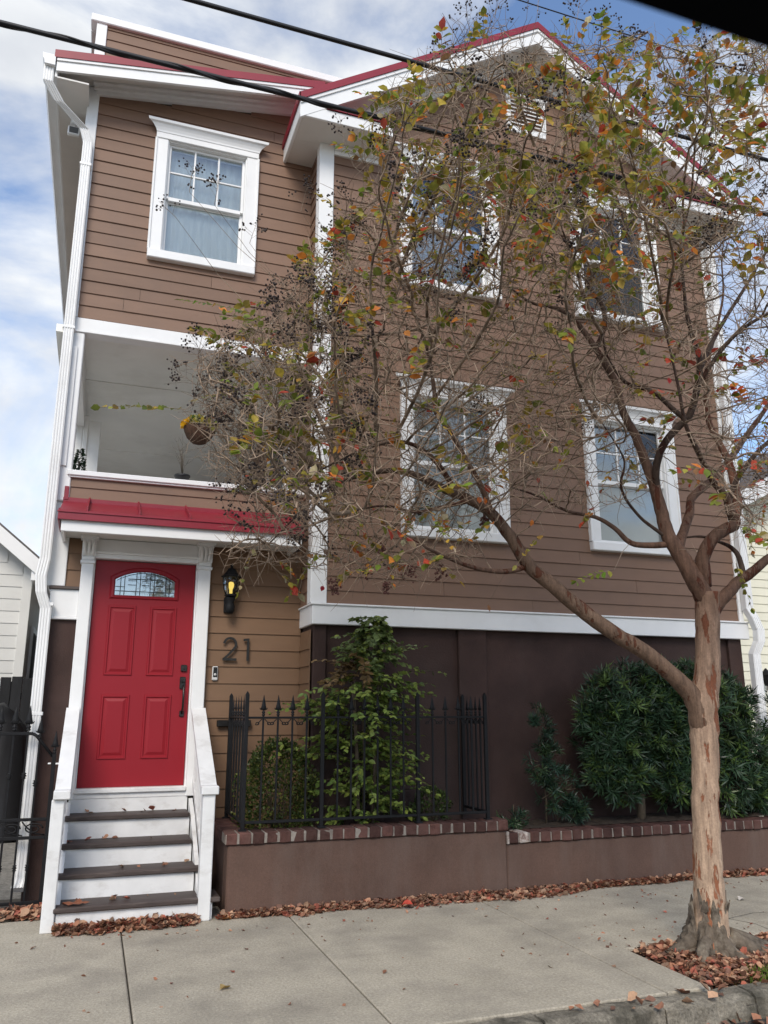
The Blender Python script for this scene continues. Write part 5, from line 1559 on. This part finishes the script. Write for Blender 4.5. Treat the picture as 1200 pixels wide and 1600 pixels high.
def add_leaf(p, d, L, c, nrm=None):
    LP.append(tuple(p)); LD.append(tuple(d)); LL.append(L); LC.append(c)
    LN.append(nrm or (random.gauss(0, .6), random.gauss(0, .6)-.4, 1))
def sprig(p, d, L, n, size, cfun, stems, droop=.15, gap=0):
    """shoot with two rows of leaves"""
    p = Vector(p); d = Vector(d).normalized()
    side = d.cross(Vector((0, 0, 1)))
    if side.length < .1: side = d.cross(Vector((0, 1, 0)))
    side.normalize(); side = Matrix.Rotation(random.uniform(-.9, .9), 3, d) @ side
    prev = p
    for k in range(n):
        t = (k+1)/n
        q = p+d*(L*t)+Vector((0, 0, -droop*L*t*t))
        stems.append((prev, q, .0022*(1-.6*t)+.0006))
        if t > gap:
            s = 1 if k % 2 else -1
            for s_ in ((s,) if random.random() < .35 else (1, -1)):
                if random.random() < .93:
                    dd = (side*s_+d*random.uniform(.25, .8)+Vector((0, 0, random.uniform(-.55, .15)))).normalized()
                    add_leaf(q, dd, size*random.uniform(.7, 1.2)*(1-.25*t), cfun())
        prev = q
    add_leaf(prev, d+Vector((0, 0, -.2)), size*.9, cfun())
stems = []
tp_px = [to_px(nodes[i]) for i in tips]
for t, d, (px, py) in zip(tips, tipdir, tp_px):
    dens = leaf_density(px, py)
    if random.random() < dens*.43:
        nl_ = random.randint(3, 8)
        dd = Vector(d)+Vector((random.gauss(0, .35), random.gauss(0, .35), random.gauss(.1, .4)))
        sprig(nodes[t], dd, random.uniform(.10, .26), nl_, random.uniform(.048, .086), lambda: pick_leaf(px, py), stems, .2)
for px, py, y, dx, dz, L, n, s, pal in (
    (290, 640, -2.75, -1.0, .06, .52, 15, .068, 4), (402, 492, -2.7, -1.0, .22, .52, 16, .062, 4), (440, 520, -2.8, -.8, .1, .4, 12, .06, 4), (480, 700, -2.8, -.8, .1, .35, 9, .06, 4), (650, 200, -3.3, .02, 1.0, .62, 11, .095, 1), (610, 330, -3.4, -.12, 1.0, .55, 10, .10, 1),
    (750, 300, -3.5, -.25, .9, .5, 9, .11, 0), (770, 330, -3.4, .2, .6, .4, 8, .10, 0), (1000, 300, -3.9, .3, .8, .5, 9, .09, 1), (1150, 250, -3.9, .1, .9, .5, 9, .10, 1), (900, 230, -3.6, .3, .5, .4, 8, .09, 0),
    (980, 250, -3.8, -.3, .6, .4, 8, .09, 1), (1090, 150, -3.9, .2, .6, .4, 8, .09, 0), (1010, 130, -3.9, .1, .8, .4, 7, .085, 1), (1170, 380, -3.8, .2, -.3, .3, 6, .09, 1), (500, 860, -2.6, -.4, -.5, .38, 9, .06, 2), (400, 850, -2.6, -.2, -.6, .30, 8, .055, 2),
    (780, 690, -3.3, .3, .1, .35, 7, .09, 0), (740, 730, -3.3, -.4, .1, .3, 6, .08, 0), (1150, 880, -3.2, .25, -.7, .30, 8, .055, 0), (960, 890, -3.0, -.5, -.1, .3, 7, .06, 0), (850, 830, -3.0, -.3, -.3, .3, 7, .055, 1), (640, 640, -3.1, .3, .2, .3, 6, .08, 0),
    (560, 480, -3.2, -.2, .4, .35, 8, .08, 1), (540, 560, -3.1, -.6, .2, .35, 8, .065, 0), (430, 600, -2.9, -.5, .3, .35, 8, .055, 0), (870, 740, -3.2, .2, .4, .3, 7, .075, 1), (1160, 630, -3.4, .5, -.1, .3, 6, .085, 3), (1175, 560, -3.4, .3, .1, .3, 6, .085, 3), (1080, 540, -3.3, .2, .2, .25, 5, .08, 0)):
    pals = {0: (GREEN, GREEN, OLIVE, OLIVE), 1: (OLIVE, OLIVE, GOLD, ORNG, OLIVE), 2: (PALE, OLIVE, GREEN, (.30, .33, .04)), 4: (GREEN, (.10, .13, .03), GREEN, OLIVE), 3: (REDD, REDD, (.45, .10, .06), OLIVE)}[pal]
    f = lambda pals=pals: tuple(x*random.uniform(.8, 1.25) for x in random.choice(pals))
    p = at_y(px, py, y)
    k = np.argmin(np.linalg.norm(nodes-np.array(tuple(p)), axis=1)); a = Vector(nodes[k]); m_ = a.lerp(p, .5)+Vector((0, 0, .03))
    stems += [(a, m_, .0032), (m_, p, .0027)]
    sprig(p, (dx, random.uniform(-.2, .2), dz), L, n, s, f, stems, .12)
# single leaves that catch the eye
for px, py, y, L, c in ((600, 208, -3.4, .085, (.75, .12, .02)), (632, 255, -3.3, .11, (.55, .18, .02)), (604, 280, -3.3, .10, (.65, .17, .02)), (700, 287, -3.2, .06, (.70, .08, .03)), (535, 578, -2.9, .055, (.72, .17, .01)), (588, 588, -2.9, .05, (.60, .13, .02)), (750, 776, -2.9, .05, (.62, .15, .03)),
                        (757, 777, -2.9, .05, (.66, .16, .02)), (840, 745, -2.9, .045, (.50, .09, .05)), (832, 812, -2.95, .045, (.66, .20, .04)), (1045, 590, -3.0, .05, (.52, .05, .05)), (945, 672, -3.0, .06, (.42, .09, .04)), (790, 690, -3.0, .06, (.30, .20, .03)), (918, 750, -3.0, .05, (.36, .07, .03)),
                        (574, 880, -2.6, .05, (.62, .24, .02)), (655, 875, -2.7, .045, (.56, .10, .05)), (663, 858, -2.7, .04, (.60, .14, .07)), (505, 915, -2.4, .04, (.45, .04, .06)), (507, 858, -2.4, .045, (.20, .10, .08)), (762, 945, -2.6, .05, (.32, .15, .07)), (350, 640, -2.6, .04, (.55, .07, .06)), (372, 682, -2.7, .06, (.58, .20, .12)), (392, 640, -2.7, .05, (.45, .28, .02))):
    p = at_y(px, py, y); add_leaf(p, (random.uniform(-.5, .5), random.uniform(-.3, .3), -1), L*1.05, c, (random.uniform(-.3, .3), -1, .2))
    # the thread-thin shoot each of them hangs from, to the nearest twig
    k = np.argmin(np.linalg.norm(nodes-np.array(tuple(p)), axis=1)); stems.append((Vector(nodes[k]), p, .0016))
# seed heads
berries, bsz = [], []
def panicle(p, d, L, n):
    p = Vector(p); d = Vector(d).normalized()
    e = p+d*L; stems.append((p, e, .0018))
    nb = max(3, n//4)
    for k in range(nb):
        t = .2+.8*k/nb; q = p+d*(L*t)
        o = Vector((random.gauss(0, 1), random.gauss(0, 1), random.gauss(0, 1))); o = (o-d*o.dot(d)).normalized()
        w = L*.42*(1.15-t)+.02
        r = q+o*w+d*w*.6
        stems.append((q, r, .0010))
        for _ in range(4):
            b = r+Vector((random.gauss(0, .018), random.gauss(0, .018), random.gauss(0, .018)))
            stems.append((q.lerp(r, .7), b, .0007)); berries.append(tuple(b)); bsz.append(random.uniform(.0055, .0092))
def pod_density(px, py):
    if px < 560 and 380 < py < 830: return 1.0
    if py < 230: return .85
    if 560 <= px < 900 and 180 < py < 470: return .75
    if py < 400: return .45
    return .07
for t, d, (px, py) in zip(tips, tipdir, tp_px):
    if random.random() < pod_density(px, py)*(.17 if px < 560 else .12):
        panicle(nodes[t], Vector(d)*.7+Vector((random.gauss(0, .3), random.gauss(0, .3), random.gauss(.35, .5))), random.uniform(.09, .20), random.randint(20, 52))
for px, py, y, dx, dz, L, n in ((296, 300, -2.6, .05, 1, .22, 28), (335, 320, -2.6, .1, .9, .22, 32), (275, 340, -2.6, -.6, .5, .16, 18), (390, 380, -2.6, .2, .8, .2, 30), (470, 330, -2.6, .2, 1, .25, 40), (505, 400, -2.6, .1, .6, .25, 50), (500, 480, -2.5, .1, .8, .25, 50),
                                (735, 60, -3.3, -.1, 1, .3, 46), (770, 45, -3.3, .2, 1, .3, 46), (840, 20, -3.3, .1, 1, .3, 46), (900, 40, -3.4, .2, 1, .3, 50), (940, 60, -3.4, .3, 1, .3, 40), (990, 90, -3.5, .0, 1, .25, 40), (540, 230, -3.0, -.2, 1, .25, 30), (320, 560, -2.5, -.4, .6, .22, 44), (305, 600, -2.5, -.5, .3, .2, 40), (350, 590, -2.5, -.1, .8, .22, 50)):
    p = at_y(px, py, y); panicle(p, (dx, 0, dz), L, n)
    k = np.argmin(np.linalg.norm(nodes-np.array(tuple(p)), axis=1)); a = Vector(nodes[k]); m_ = a.lerp(p, .5)+Vector((0, 0, -.05)); stems += [(a, m_, .0030), (m_, p, .0022)]
# dry brown seed clusters hanging at the lower left
brown_b = []
for px, py in ((573, 893), (523, 915), (640, 893), (687, 893), (605, 918), (757, 815), (600, 860)):
    p = at_y(px, py, -2.55)
    for _ in range(34): brown_b.append(tuple(p+Vector((random.gauss(0, .022), random.gauss(0, .022), random.gauss(0, .028)))))
    k = np.argmin(np.linalg.norm(nodes-np.array(tuple(p)), axis=1)); stems.append((Vector(nodes[k]), p, .0022))
g_ = (1+5**.5)/2
ICO = norm_rows(np.array([(-1, g_, 0), (1, g_, 0), (-1, -g_, 0), (1, -g_, 0), (0, -1, g_), (0, 1, g_), (0, -1, -g_), (0, 1, -g_), (g_, 0, -1), (g_, 0, 1), (-g_, 0, -1), (-g_, 0, 1)], float))
ICF = np.array([(0, 11, 5), (0, 5, 1), (0, 1, 7), (0, 7, 10), (0, 10, 11), (1, 5, 9), (5, 11, 4), (11, 10, 2), (10, 7, 6), (7, 1, 8), (3, 9, 4), (3, 4, 2), (3, 2, 6), (3, 6, 8), (3, 8, 9), (4, 9, 5), (2, 4, 11), (6, 2, 10), (8, 6, 7), (9, 8, 1)])
def balls(P, S, name, mat, parent, cols=None):
    P = np.array(P); S = np.array(S)
    V = (P[:, None, :]+ICO[None]*S[:, None, None]).reshape(-1, 3)
    F = (ICF[None]+(np.arange(len(P))*12)[:, None, None]).reshape(-1, 3)
    o = link(bpy.data.objects.new(name, mesh_np(name, V, F, mat, cols, True)), parent)
    return tag(o, kind='stuff')
balls(berries, bsz, 'seed_heads', M['pod'], tree)
M['drypod'] = surface('dry seed husk', (.13, .055, .045), .8, .4, 60)
balls(brown_b, [random.uniform(.007, .012) for _ in brown_b], 'dry_seed_clusters', M['drypod'], tree)
SA = np.array([tuple(s[0]) for s in stems]); SB = np.array([tuple(s[1]) for s in stems]); SR = np.array([s[2] for s in stems])
V, F = segs_np(SA, SB, SR, SR*.7, 4)
tag(link(bpy.data.objects.new('shoots', mesh_np('shoots', V, F, M['twig'], percol(rng.uniform(.6, 1.4, (len(SA), 1))*np.ones((1, 3)), 8), True)), tree), kind='stuff')
# the leaves that show largest are objects of their own, the rest one part
LP, LD, LN, LL, LC = map(np.array, (LP, LD, LN, LL, LC))
app = LL/np.linalg.norm(LP-np.array(tuple(CAM)), axis=1)
pxs = np.array([to_px(p) for p in LP])
vis = (pxs[:, 0] > 5) & (pxs[:, 0] < 1195) & (pxs[:, 1] > 5)
order = np.argsort(-app*vis)
own, rest = order[:290], order[290:]
BIGV = np.array([(0, 0, 0), (.12, .16, .02), (.34, .36, .05), (.60, .40, .05), (.82, .22, .02), (1, 0, -.10), (.82, -.22, .02), (.60, -.40, .05), (.34, -.36, .05), (.12, -.16, .02), (.34, 0, -.03), (.62, 0, -.05)], float)
BIGF = np.array([(0, 10, 1), (1, 10, 2), (2, 10, 11), (2, 11, 3), (3, 11, 4), (4, 11, 5), (0, 9, 10), (9, 8, 10), (8, 11, 10), (8, 7, 11), (7, 6, 11), (6, 5, 11)])
for i in own:
    V, F = leaves_np(LP[i:i+1], LD[i:i+1], LN[i:i+1], LL[i:i+1]*1.0, [random.uniform(.68, .95)], BIGV*np.array([1, 1, random.uniform(.5, 2.2)]), BIGF)
    # tip and base differ a little in hue, as in turning leaves
    c = np.repeat(LC[i:i+1], len(BIGV), axis=0)*np.linspace(.85, 1.2, len(BIGV))[:, None]
    link(bpy.data.objects.new('leaf', mesh_np('leaf', V, F, M['leaf'], c, True)), tree)
V, F = leaves_np(LP[rest], LD[rest], LN[rest], LL[rest], rng.uniform(.62, .9, len(rest)), LEAF_V, LEAF_F)
tag(link(bpy.data.objects.new('foliage', mesh_np('foliage', V, F, M['leaf'], percol(LC[rest], len(LEAF_V)), True)), tree), kind='stuff')

# ================================================================== planter shrubs
def build_leaves(name, parent, P, D, N, L, W, C, tv, tf, mat):
    V, F = leaves_np(P, D, N, L, W, tv, tf)
    return tag(link(bpy.data.objects.new(name, mesh_np(name, V, F, mat, percol(C, len(tv)))), parent), kind='stuff')
# nandina: airy drooping sprays of pointed leaflets on canes
nd_ = thing('nandina_shrub', (2.40, -.66, .52), 'tall leafy green nandina shrub rising behind the iron fence', 'shrub')
cx_, cy_ = 2.40, -.665
prof_ = [(.52, .34), (.8, .40), (1.1, .46), (1.35, .52), (1.6, .55), (1.75, .50), (1.9, .38), (2.05, .29), (2.2, .22), (2.33, .13), (2.46, .04)]
def env(z): return float(np.interp(z, [p[0] for p in prof_], [p[1] for p in prof_]))
P, D, N, L, C = [], [], [], [], []
canes = MB()
for k in range(9):
    a = random.uniform(0, 6.28); canes.tube([(cx_+.08*math.cos(a), cy_+.06*math.sin(a), .5), (cx_+.12*math.cos(a), cy_+.08*math.sin(a), 1.2), (cx_+.18*math.cos(a), cy_+.09*math.sin(a), random.uniform(1.6, 2.2))], [.010, .008, .004], 6)
canes.build('canes', M['stem'], nd_)
sp = []
for k in range(300):
    z = .60+(random.random()**.85)*1.80; a = random.uniform(0, 6.28)
    rmax = env(z)*(1+.28*math.sin(3*a+4.5*z)); r0 = rmax*random.uniform(.05, .55)
    sh = .07*max(0, z-1.6)/.8
    if 1.2 < z < 1.75: sh -= .08
    p = Vector((cx_+sh+r0*math.cos(a), cy_+r0*.50*math.sin(a), z))
    d = Vector((math.cos(a), math.sin(a)*.55-.12, random.uniform(-.15, .75)))
    Ls = max(.12, (rmax-r0)*random.choice((.7, .9, 1.1, 1.5))); nl_ = random.randint(9, 14)
    prev = p
    bronze = (1.72 < z < 1.98 and math.cos(a) < -.2 and random.random() < .7)
    for i in range(nl_):
        t = (i+1)/nl_; q = p+d*(Ls*t)+Vector((0, 0, -.30*Ls*t*t-.02*t))
        sp.append((prev, q)); prev = q
        for s in (-1, 1):
            if random.random() < .8:
                side = d.cross(Vector((0, 0, 1))).normalized()
                dd = side*s*random.uniform(.5, 1.1)+d*random.uniform(.4, 1.0)+Vector((0, 0, random.uniform(-.9, .0)))
                P.append(tuple(q)); D.append(tuple(dd)); N.append((random.gauss(0, .6), random.gauss(0, .6)-.4, 1)); L.append(random.uniform(.038, .075))
                base = (.20, .26, .055) if random.random() < .6 else (.11, .165, .038)
                if z > 1.9: base = (.16, .21, .07)
                if random.random() < .15: base = (.22, .26, .05)
                if bronze: base = (.22, .14, .060)
                f = random.uniform(.65, 1.4); C.append(tuple(x*f for x in base))
build_leaves('foliage', nd_, P, D, N, L, rng.uniform(.5, .75, len(P)), C, LEAF_V, LEAF_F, M['shrub'])
V, F = segs_np([tuple(s[0]) for s in sp], [tuple(s[1]) for s in sp], np.full(len(sp), .0018), np.full(len(sp), .0012), 3)
tag(link(bpy.data.objects.new('sprays', mesh_np('sprays', V, F, M['stem'])), nd_), kind='stuff')

def mound(name, label, cx, cy, rx, ry, z0, z1, n, size, cols, holes=.0, top=1.0, w=.8, seed=0):
    t = thing(name, (cx, cy, z0), label, 'shrub')
    r_ = np.random.default_rng(seed)
    th = r_.uniform(0, 2*math.pi, n); u = r_.uniform(-.55, 1, n); rad = r_.uniform(.35, 1.0, n)**.5
    bump = 1+.13*np.sin(th*3+u*4)+.10*np.sin(th*7+1)+.10*np.sin(u*9+th*2)
    ring = np.sqrt(np.maximum(0, 1-np.abs(u)**2.2))*rad*bump
    zc = z0+(z1-z0)*.42
    P = np.stack([cx+rx*ring*np.cos(th), cy+ry*ring*np.sin(th), zc+np.where(u > 0, (z1-zc), (zc-z0)*1.6)*u*(.75+.25*rad)*(1+.06*np.sin(th*5))], 1)
    P[:, 2] = np.maximum(P[:, 2], z0+.02)
    D = np.stack([np.cos(th), np.sin(th), u+.5], 1)+r_.normal(0, .6, (n, 3))
    C = np.array(cols)[r_.integers(0, len(cols), n)]*r_.uniform(.6, 1.45, (n, 1))
    build_leaves('foliage', t, P, D, r_.normal(0, 1, (n, 3)), r_.uniform(.7, 1.3, n)*size, np.full(n, w), C, LEAF_V, LEAF_F, M['shrub'])
    mb = MB()
    for k in range(14):
        a = random.uniform(0, 6.28); e = random.uniform(.3, .9)
        mb.tube([(cx+.03*math.cos(a), cy+.03*math.sin(a), z0-.02), (cx+rx*.5*e*math.cos(a), cy+ry*.5*e*math.sin(a), z0+(z1-z0)*.45), (cx+rx*.8*e*math.cos(a), cy+ry*.8*e*math.sin(a), z0+(z1-z0)*(.95-.3*e))], [.008, .005, .002], 5)
    mb.build('branches', M['stem'], t)
    return t
bxw = mound('boxwood_shrub', 'low dense boxwood bush behind the fence by the front steps', 1.63, -.62, .33, .24, .52, 1.29, 5600, .024, [(.050, .075, .016), (.070, .095, .020), (.035, .055, .014), (.12, .13, .03)], w=.85, seed=3)
mound('boxwood_shrub', 'small low green bush behind the fence at its right end', 3.03, -.66, .18, .15, .52, .86, 900, .026, [(.045, .07, .018), (.065, .095, .022)], w=.8, seed=5)

# podocarpus: whorls of long narrow leaves
def podocarpus(name, label, lobes, n, leaf, trunk, seed, cols):
    r_ = np.random.default_rng(seed)
    t = thing(name, (trunk[0], trunk[1], .48), label, 'shrub')
    P, D, N, L, C = [], [], [], [], []
    tw = []
    wts = np.array([l[6] for l in lobes], float); wts /= wts.sum()
    for k in range(n):
        cx, cy, cz, rx, ry, rz, _ = lobes[r_.choice(len(lobes), p=wts)]
        v = norm_rows(r_.normal(0, 1, (1, 3)))[0]
        if v[1] > .3: v[1] *= -1
        s = r_.uniform(.45, 1.0)**.45
        c = np.array([cx+rx*v[0]*s, cy+ry*v[1]*s, cz+rz*v[2]*s])
        if c[2] < .52: c[2] = .52+r_.uniform(0, .05)
        ax = norm_rows((v*np.array([1, 1, .8])+np.array([0, -.1, .55])+r_.normal(0, .3, 3))[None])[0]
        tw.append((np.array([cx, cy, cz])*.55+c*.45, c))
        m = int(r_.integers(15, 24)); tone = r_.uniform(.55, 1.25)
        fresh = r_.random() < .22
        for i in range(m):
            a = i*2.4+r_.uniform(-.3, .3); el = r_.uniform(.15, 1.15)
            u = np.cross(ax, [0.3, .5, .8]); u /= np.linalg.norm(u); w = np.cross(ax, u)
            d = ax*math.sin(el)+(u*math.cos(a)+w*math.sin(a))*math.cos(el)+np.array([0, 0, -.10])
            P.append(c+ax*r_.uniform(-.03, .04)); D.append(d); N.append(ax+r_.normal(0, .25, 3)); L.append(leaf*r_.uniform(.75, 1.2))
            b = np.array(cols[1] if fresh else cols[0]); C.append(b*tone*r_.uniform(.75, 1.25))
    build_leaves('foliage', t, P, D, N, L, np.full(len(P), .13), C, NARROW_V, NARROW_F, M['needle'])
    V, F = segs_np([x[0] for x in tw], [x[1] for x in tw], np.full(len(tw), .006), np.full(len(tw), .003), 4)
    tag(link(bpy.data.objects.new('twigs', mesh_np('twigs', V, F, M['stem'])), t), kind='stuff')
    for x in trunk[2:]:
        mb = MB()
        mb.tube([(x[0], trunk[1], .46), (x[0]+.01, trunk[1], .7), (x[1], trunk[1], x[2])], [x[3], x[3]*.9, x[3]*.5], 8, None, True, True, .1)
        mb.build('trunk', M['stem'], t)
    return t
DKG, FRG = (.032, .064, .030), (.085, .135, .034)
podocarpus('podocarpus_shrub', 'large rounded dark green podocarpus shrub against the brown base wall', [(5.22, -.72, 1.52, .58, .26, .50, 3.2), (4.97, -.72, 1.28, .40, .24, .44, 2.4), (4.86, -.74, .98, .26, .18, .20, .9), (5.62, -.72, 1.50, .45, .25, .45, 2), (6.2, -.72, 1.45, .48, .25, .50, 2.2), (6.55, -.70, 1.2, .30, .22, .62, 2.0), (6.3, -.75, .85, .44, .22, .34, 1.6), (5.88, -.73, 1.25, .36, .24, .60, 2.2), (5.62, -.78, .86, .26, .16, .24, .8), (4.98, -.8, .80, .22, .14, .12, .35), (6.72, -.72, .80, .20, .18, .30, .8), (5.45, -.72, 1.86, .30, .18, .16, .6), (6.05, -.72, 1.92, .24, .16, .12, .4), (4.72, -.74, 1.5, .16, .14, .22, .4), (5.1, -.8, .95, .28, .18, .14, .5)], 1500, .112, (5.25, -.70, (5.25, 5.22, 1.3, .045), (5.9, 6.1, 1.2, .035), (6.4, 6.5, 1.2, .03)), 11, (DKG, FRG))
podocarpus('podocarpus_shrub', 'thin upright young podocarpus left of the large rounded shrub', [(4.16, -.70, 1.35, .10, .08, .24, 1.0), (4.20, -.70, 1.05, .16, .10, .25, 1.2), (4.30, -.72, .80, .22, .12, .22, 1.4), (4.45, -.74, .62, .16, .10, .10, .5)], 120, .085, (4.2, -.68, (4.2, 4.16, 1.58, .010), (4.32, 4.38, .85, .008)), 12, ((.024, .052, .030), (.045, .08, .03)))
podocarpus('podocarpus_shrub', 'low podocarpus sprig just above the step in the brick cap', [(3.80, -.78, .57, .13, .07, .06, 1.0)], 16, .075, (3.8, -.78, (3.8, 3.82, .60, .006)), 13, ((.026, .058, .030), (.05, .09, .03)))
podocarpus('podocarpus_shrub', 'feathery podocarpus shoots overlapping the right downspout', [(6.98, -.74, 1.30, .14, .10, .38, 1.0)], 26, .10, (6.9, -.72, (6.85, 7.0, 1.6, .008)), 14, ((.024, .05, .026), (.045, .08, .03)))

# ================================================================== leaf litter, moss and stray leaves
LIT = np.array([(.29, .135, .080), (.24, .115, .072), (.36, .19, .115), (.16, .085, .06), (.44, .27, .17), (.32, .10, .065), (.24, .15, .10)])
def litter(name, pts, size, label=None, cat=None):
    P = np.array(pts); n = len(P)
    D = np.stack([rng.normal(0, 1, n), rng.normal(0, 1, n), rng.normal(0, .25, n)], 1)
    N = np.stack([rng.normal(0, .45, n), rng.normal(0, .45, n), np.ones(n)], 1)
    C = LIT[rng.integers(0, len(LIT), n)]*rng.uniform(.65, 1.55, (n, 1))
    V, F = leaves_np(P, D, N, rng.uniform(.4, 1.6, n)*size, rng.uniform(.7, 1.15, n), CURL_V, CURL_F)
    o = link(bpy.data.objects.new(name, mesh_np(name, V, F, M['litter'], percol(C, len(CURL_V)))))
    return tag(o, label, cat, None, 'stuff')
pts = []
for _ in range(6400):
    x = random.uniform(1.12, 7.6)
    w = .13+.07*math.sin(x*2.1)+.05*math.sin(x*5.3)
    if 1.7 < x < 3.6: w += .07
    w *= .8
    if x < 1.6: w = .06
    if x > 4.4: w *= .55
    if x > 5.6 and random.random() < .4: continue
    t = abs(random.gauss(0, .55))
    if t > 1.25: continue
    h = max(0, .04*(1-t*1.1))
    pts.append((x, PF-.012-w*t, .004+random.random()*h))
litter('leaf_litter', pts, .038, 'brown fallen leaves drifted along the foot of the planter wall', 'leaves')
pts = []
for _ in range(1500):
    x = random.uniform(-.05, .93); t = abs(random.gauss(0, .5))
    if t > 1.3: continue
    pts.append((x, -1.075-.12*t*(1-.5*abs(x-.45)), .004+random.random()*max(0, .05*(1-t))))
litter('leaf_litter', pts, .042, 'brown fallen leaves heaped at the bottom step', 'leaves')
pts = []
for _ in range(850):
    x = random.uniform(-1.6, -.17); pts.append((x, random.uniform(-.62, -.26), .0+random.random()*.03))
litter('leaf_litter', pts, .050, 'brown fallen leaves on the ground before the iron gate', 'leaves')
pts = []
for _ in range(7000):
    x, y = random.uniform(PIT[0]+.03, PIT[1]-.03), random.uniform(PIT[2]+.01, PIT[3]-.02)
    r = math.hypot(x-bx0, y-by0)
    pts.append((x, y, -.03+random.random()*.035+max(0, .06*(.45-r))))
litter('leaf_litter', pts, .036, 'brown fallen leaves filling the tree pit around the trunk', 'leaves')
pts = []
for _ in range(260):
    x = random.uniform(3.0, 6.0); pts.append((x, random.uniform(-3.95, -3.73), -.13+random.random()*.02))
for _ in range(26):
    pts.append((random.uniform(2.6, 4.2), random.uniform(-3.70, -3.56), -.004))
litter('leaf_litter', pts, .05, 'scattered fallen leaves in the gutter below the kerb', 'leaves')
pts = []
for zt, yn in TR:
    for _ in range(7): pts.append((random.uniform(-.04, .9), yn+random.uniform(.13, .26), zt+.004))
litter('leaf_litter', pts, .045, 'few dark dead leaves lying at the back of the step treads', 'leaves')
pts = []
for _ in range(80): pts.append((random.uniform(-1.5, 6.5), random.uniform(-3.4, -1.3), .001))
for _ in range(90): pts.append((random.uniform(-.6, 6.5), -1.25-abs(random.gauss(0, .22)), .001))
for _ in range(70): pts.append((random.gauss(4.2, .7), -2.72+abs(random.gauss(0, .25)), .001))
litter('leaf_litter', pts, .022, 'tiny leaf scraps scattered over the pavement', 'leaves')
def fallen(px, py, z, L, col, label, flat=.4):
    p = at_z(px, py, z)
    V, F = leaves_np([tuple(p)], [(random.uniform(-1, 1), random.uniform(-.5, .5), .05)], [(random.uniform(-flat, flat), random.uniform(-flat, 0), 1)], [L], [1.1], BIGV*np.array([1, 1, 2.5]), BIGF)
    V[:, 2] += max(0, z+.002-V[:, 2].min())
    tag(link(bpy.data.objects.new('fallen_leaf', mesh_np('fallen_leaf', V, F, M['litter'], np.tile(col, (len(V), 1)), True))), label, 'leaf')
fallen(358, 1543, .0, .075, (.42, .30, .12), 'single tan leaf lying on the pavement in front of the steps')
fallen(344, 1438, .0, .085, (.45, .18, .05), 'orange leaf on the pavement beside the right newel post')
fallen(370, 1425, .02, .085, (.55, .07, .05), 'bright red leaf lying by the planter corner')
fallen(645, 1415, .03, .085, (.55, .08, .05), 'bright red leaf among the drift below the fence')
fallen(1162, 1406, .0, .07, (.55, .50, .44), 'pale leaf on the pavement right of the trunk')
# curled brown leaf on the lowest step
p = at_z(115, 1428, .162)
mb = MB(); n = 15
pts2 = []
for k in range(n):
    a = 2*math.pi*k/n; r = .085*(.55+.45*abs(math.cos(a*2.5)))
    pts2.append((p.x+r*1.25*math.cos(a), -1.0+r*.8*math.sin(a), .166+.028*abs(math.cos(a*2.5))*(1 if k % 2 else .4)))
mb.add([(p.x, -1.0, .175)]+pts2, [(0, 1+k, 1+(k+1) % n) for k in range(n)], (.26, .10, .055))
o = mb.build('fallen_leaf', M['litter']); tag(o, 'large curled brown leaf on the lowest dark step', 'leaf')
# moss and grass at the kerb end of the pit
n = 2600
gx_, gy_ = rng.normal(4.02+.22, .15, n), rng.normal(-3.46, .035, n)
P = np.stack([gx_, np.clip(gy_, PIT[2]+.01, -3.3), np.full(n, -.035)], 1)
D = np.stack([rng.normal(0, .35, n), rng.normal(0, .35, n), np.ones(n)], 1)
V, F = leaves_np(P, D, rng.normal(0, 1, (n, 3)), rng.uniform(.025, .075, n), np.full(n, .16), NARROW_V, NARROW_F)
C = np.array([.10, .15, .02])*rng.uniform(.6, 1.5, (n, 1))
tag(link(bpy.data.objects.new('grass', mesh_np('grass', V, F, M['moss'], percol(C, 4)))), 'bright green moss and grass tuft at the kerb by the roots', 'grass', None, 'stuff')

# cracks in the paving right of the trunk
mb = MB()
for pts in ([(4.35, -2.35), (4.6, -2.28), (4.78, -2.33), (5.1, -2.25), (5.5, -2.31), (5.9, -2.22)], [(4.78, -2.33), (4.86, -2.52), (4.83, -2.70)]):
    for (xa, ya), (xb, yb_) in zip(pts[:-1], pts[1:]):
        t = Vector((xb-xa, yb_-ya, 0)).normalized(); nn_ = Vector((-t.y, t.x, 0))*.0045
        a, b = Vector((xa, ya, .0012)), Vector((xb, yb_, .0012))
        mb.quadpoly([a-nn_*random.uniform(.5, 1.2), b-nn_*random.uniform(.5, 1.2), b+nn_*random.uniform(.5, 1.2), a+nn_*random.uniform(.5, 1.2)])
tag(mb.build('pavement_crack', M['joint'], pav), kind='stuff')
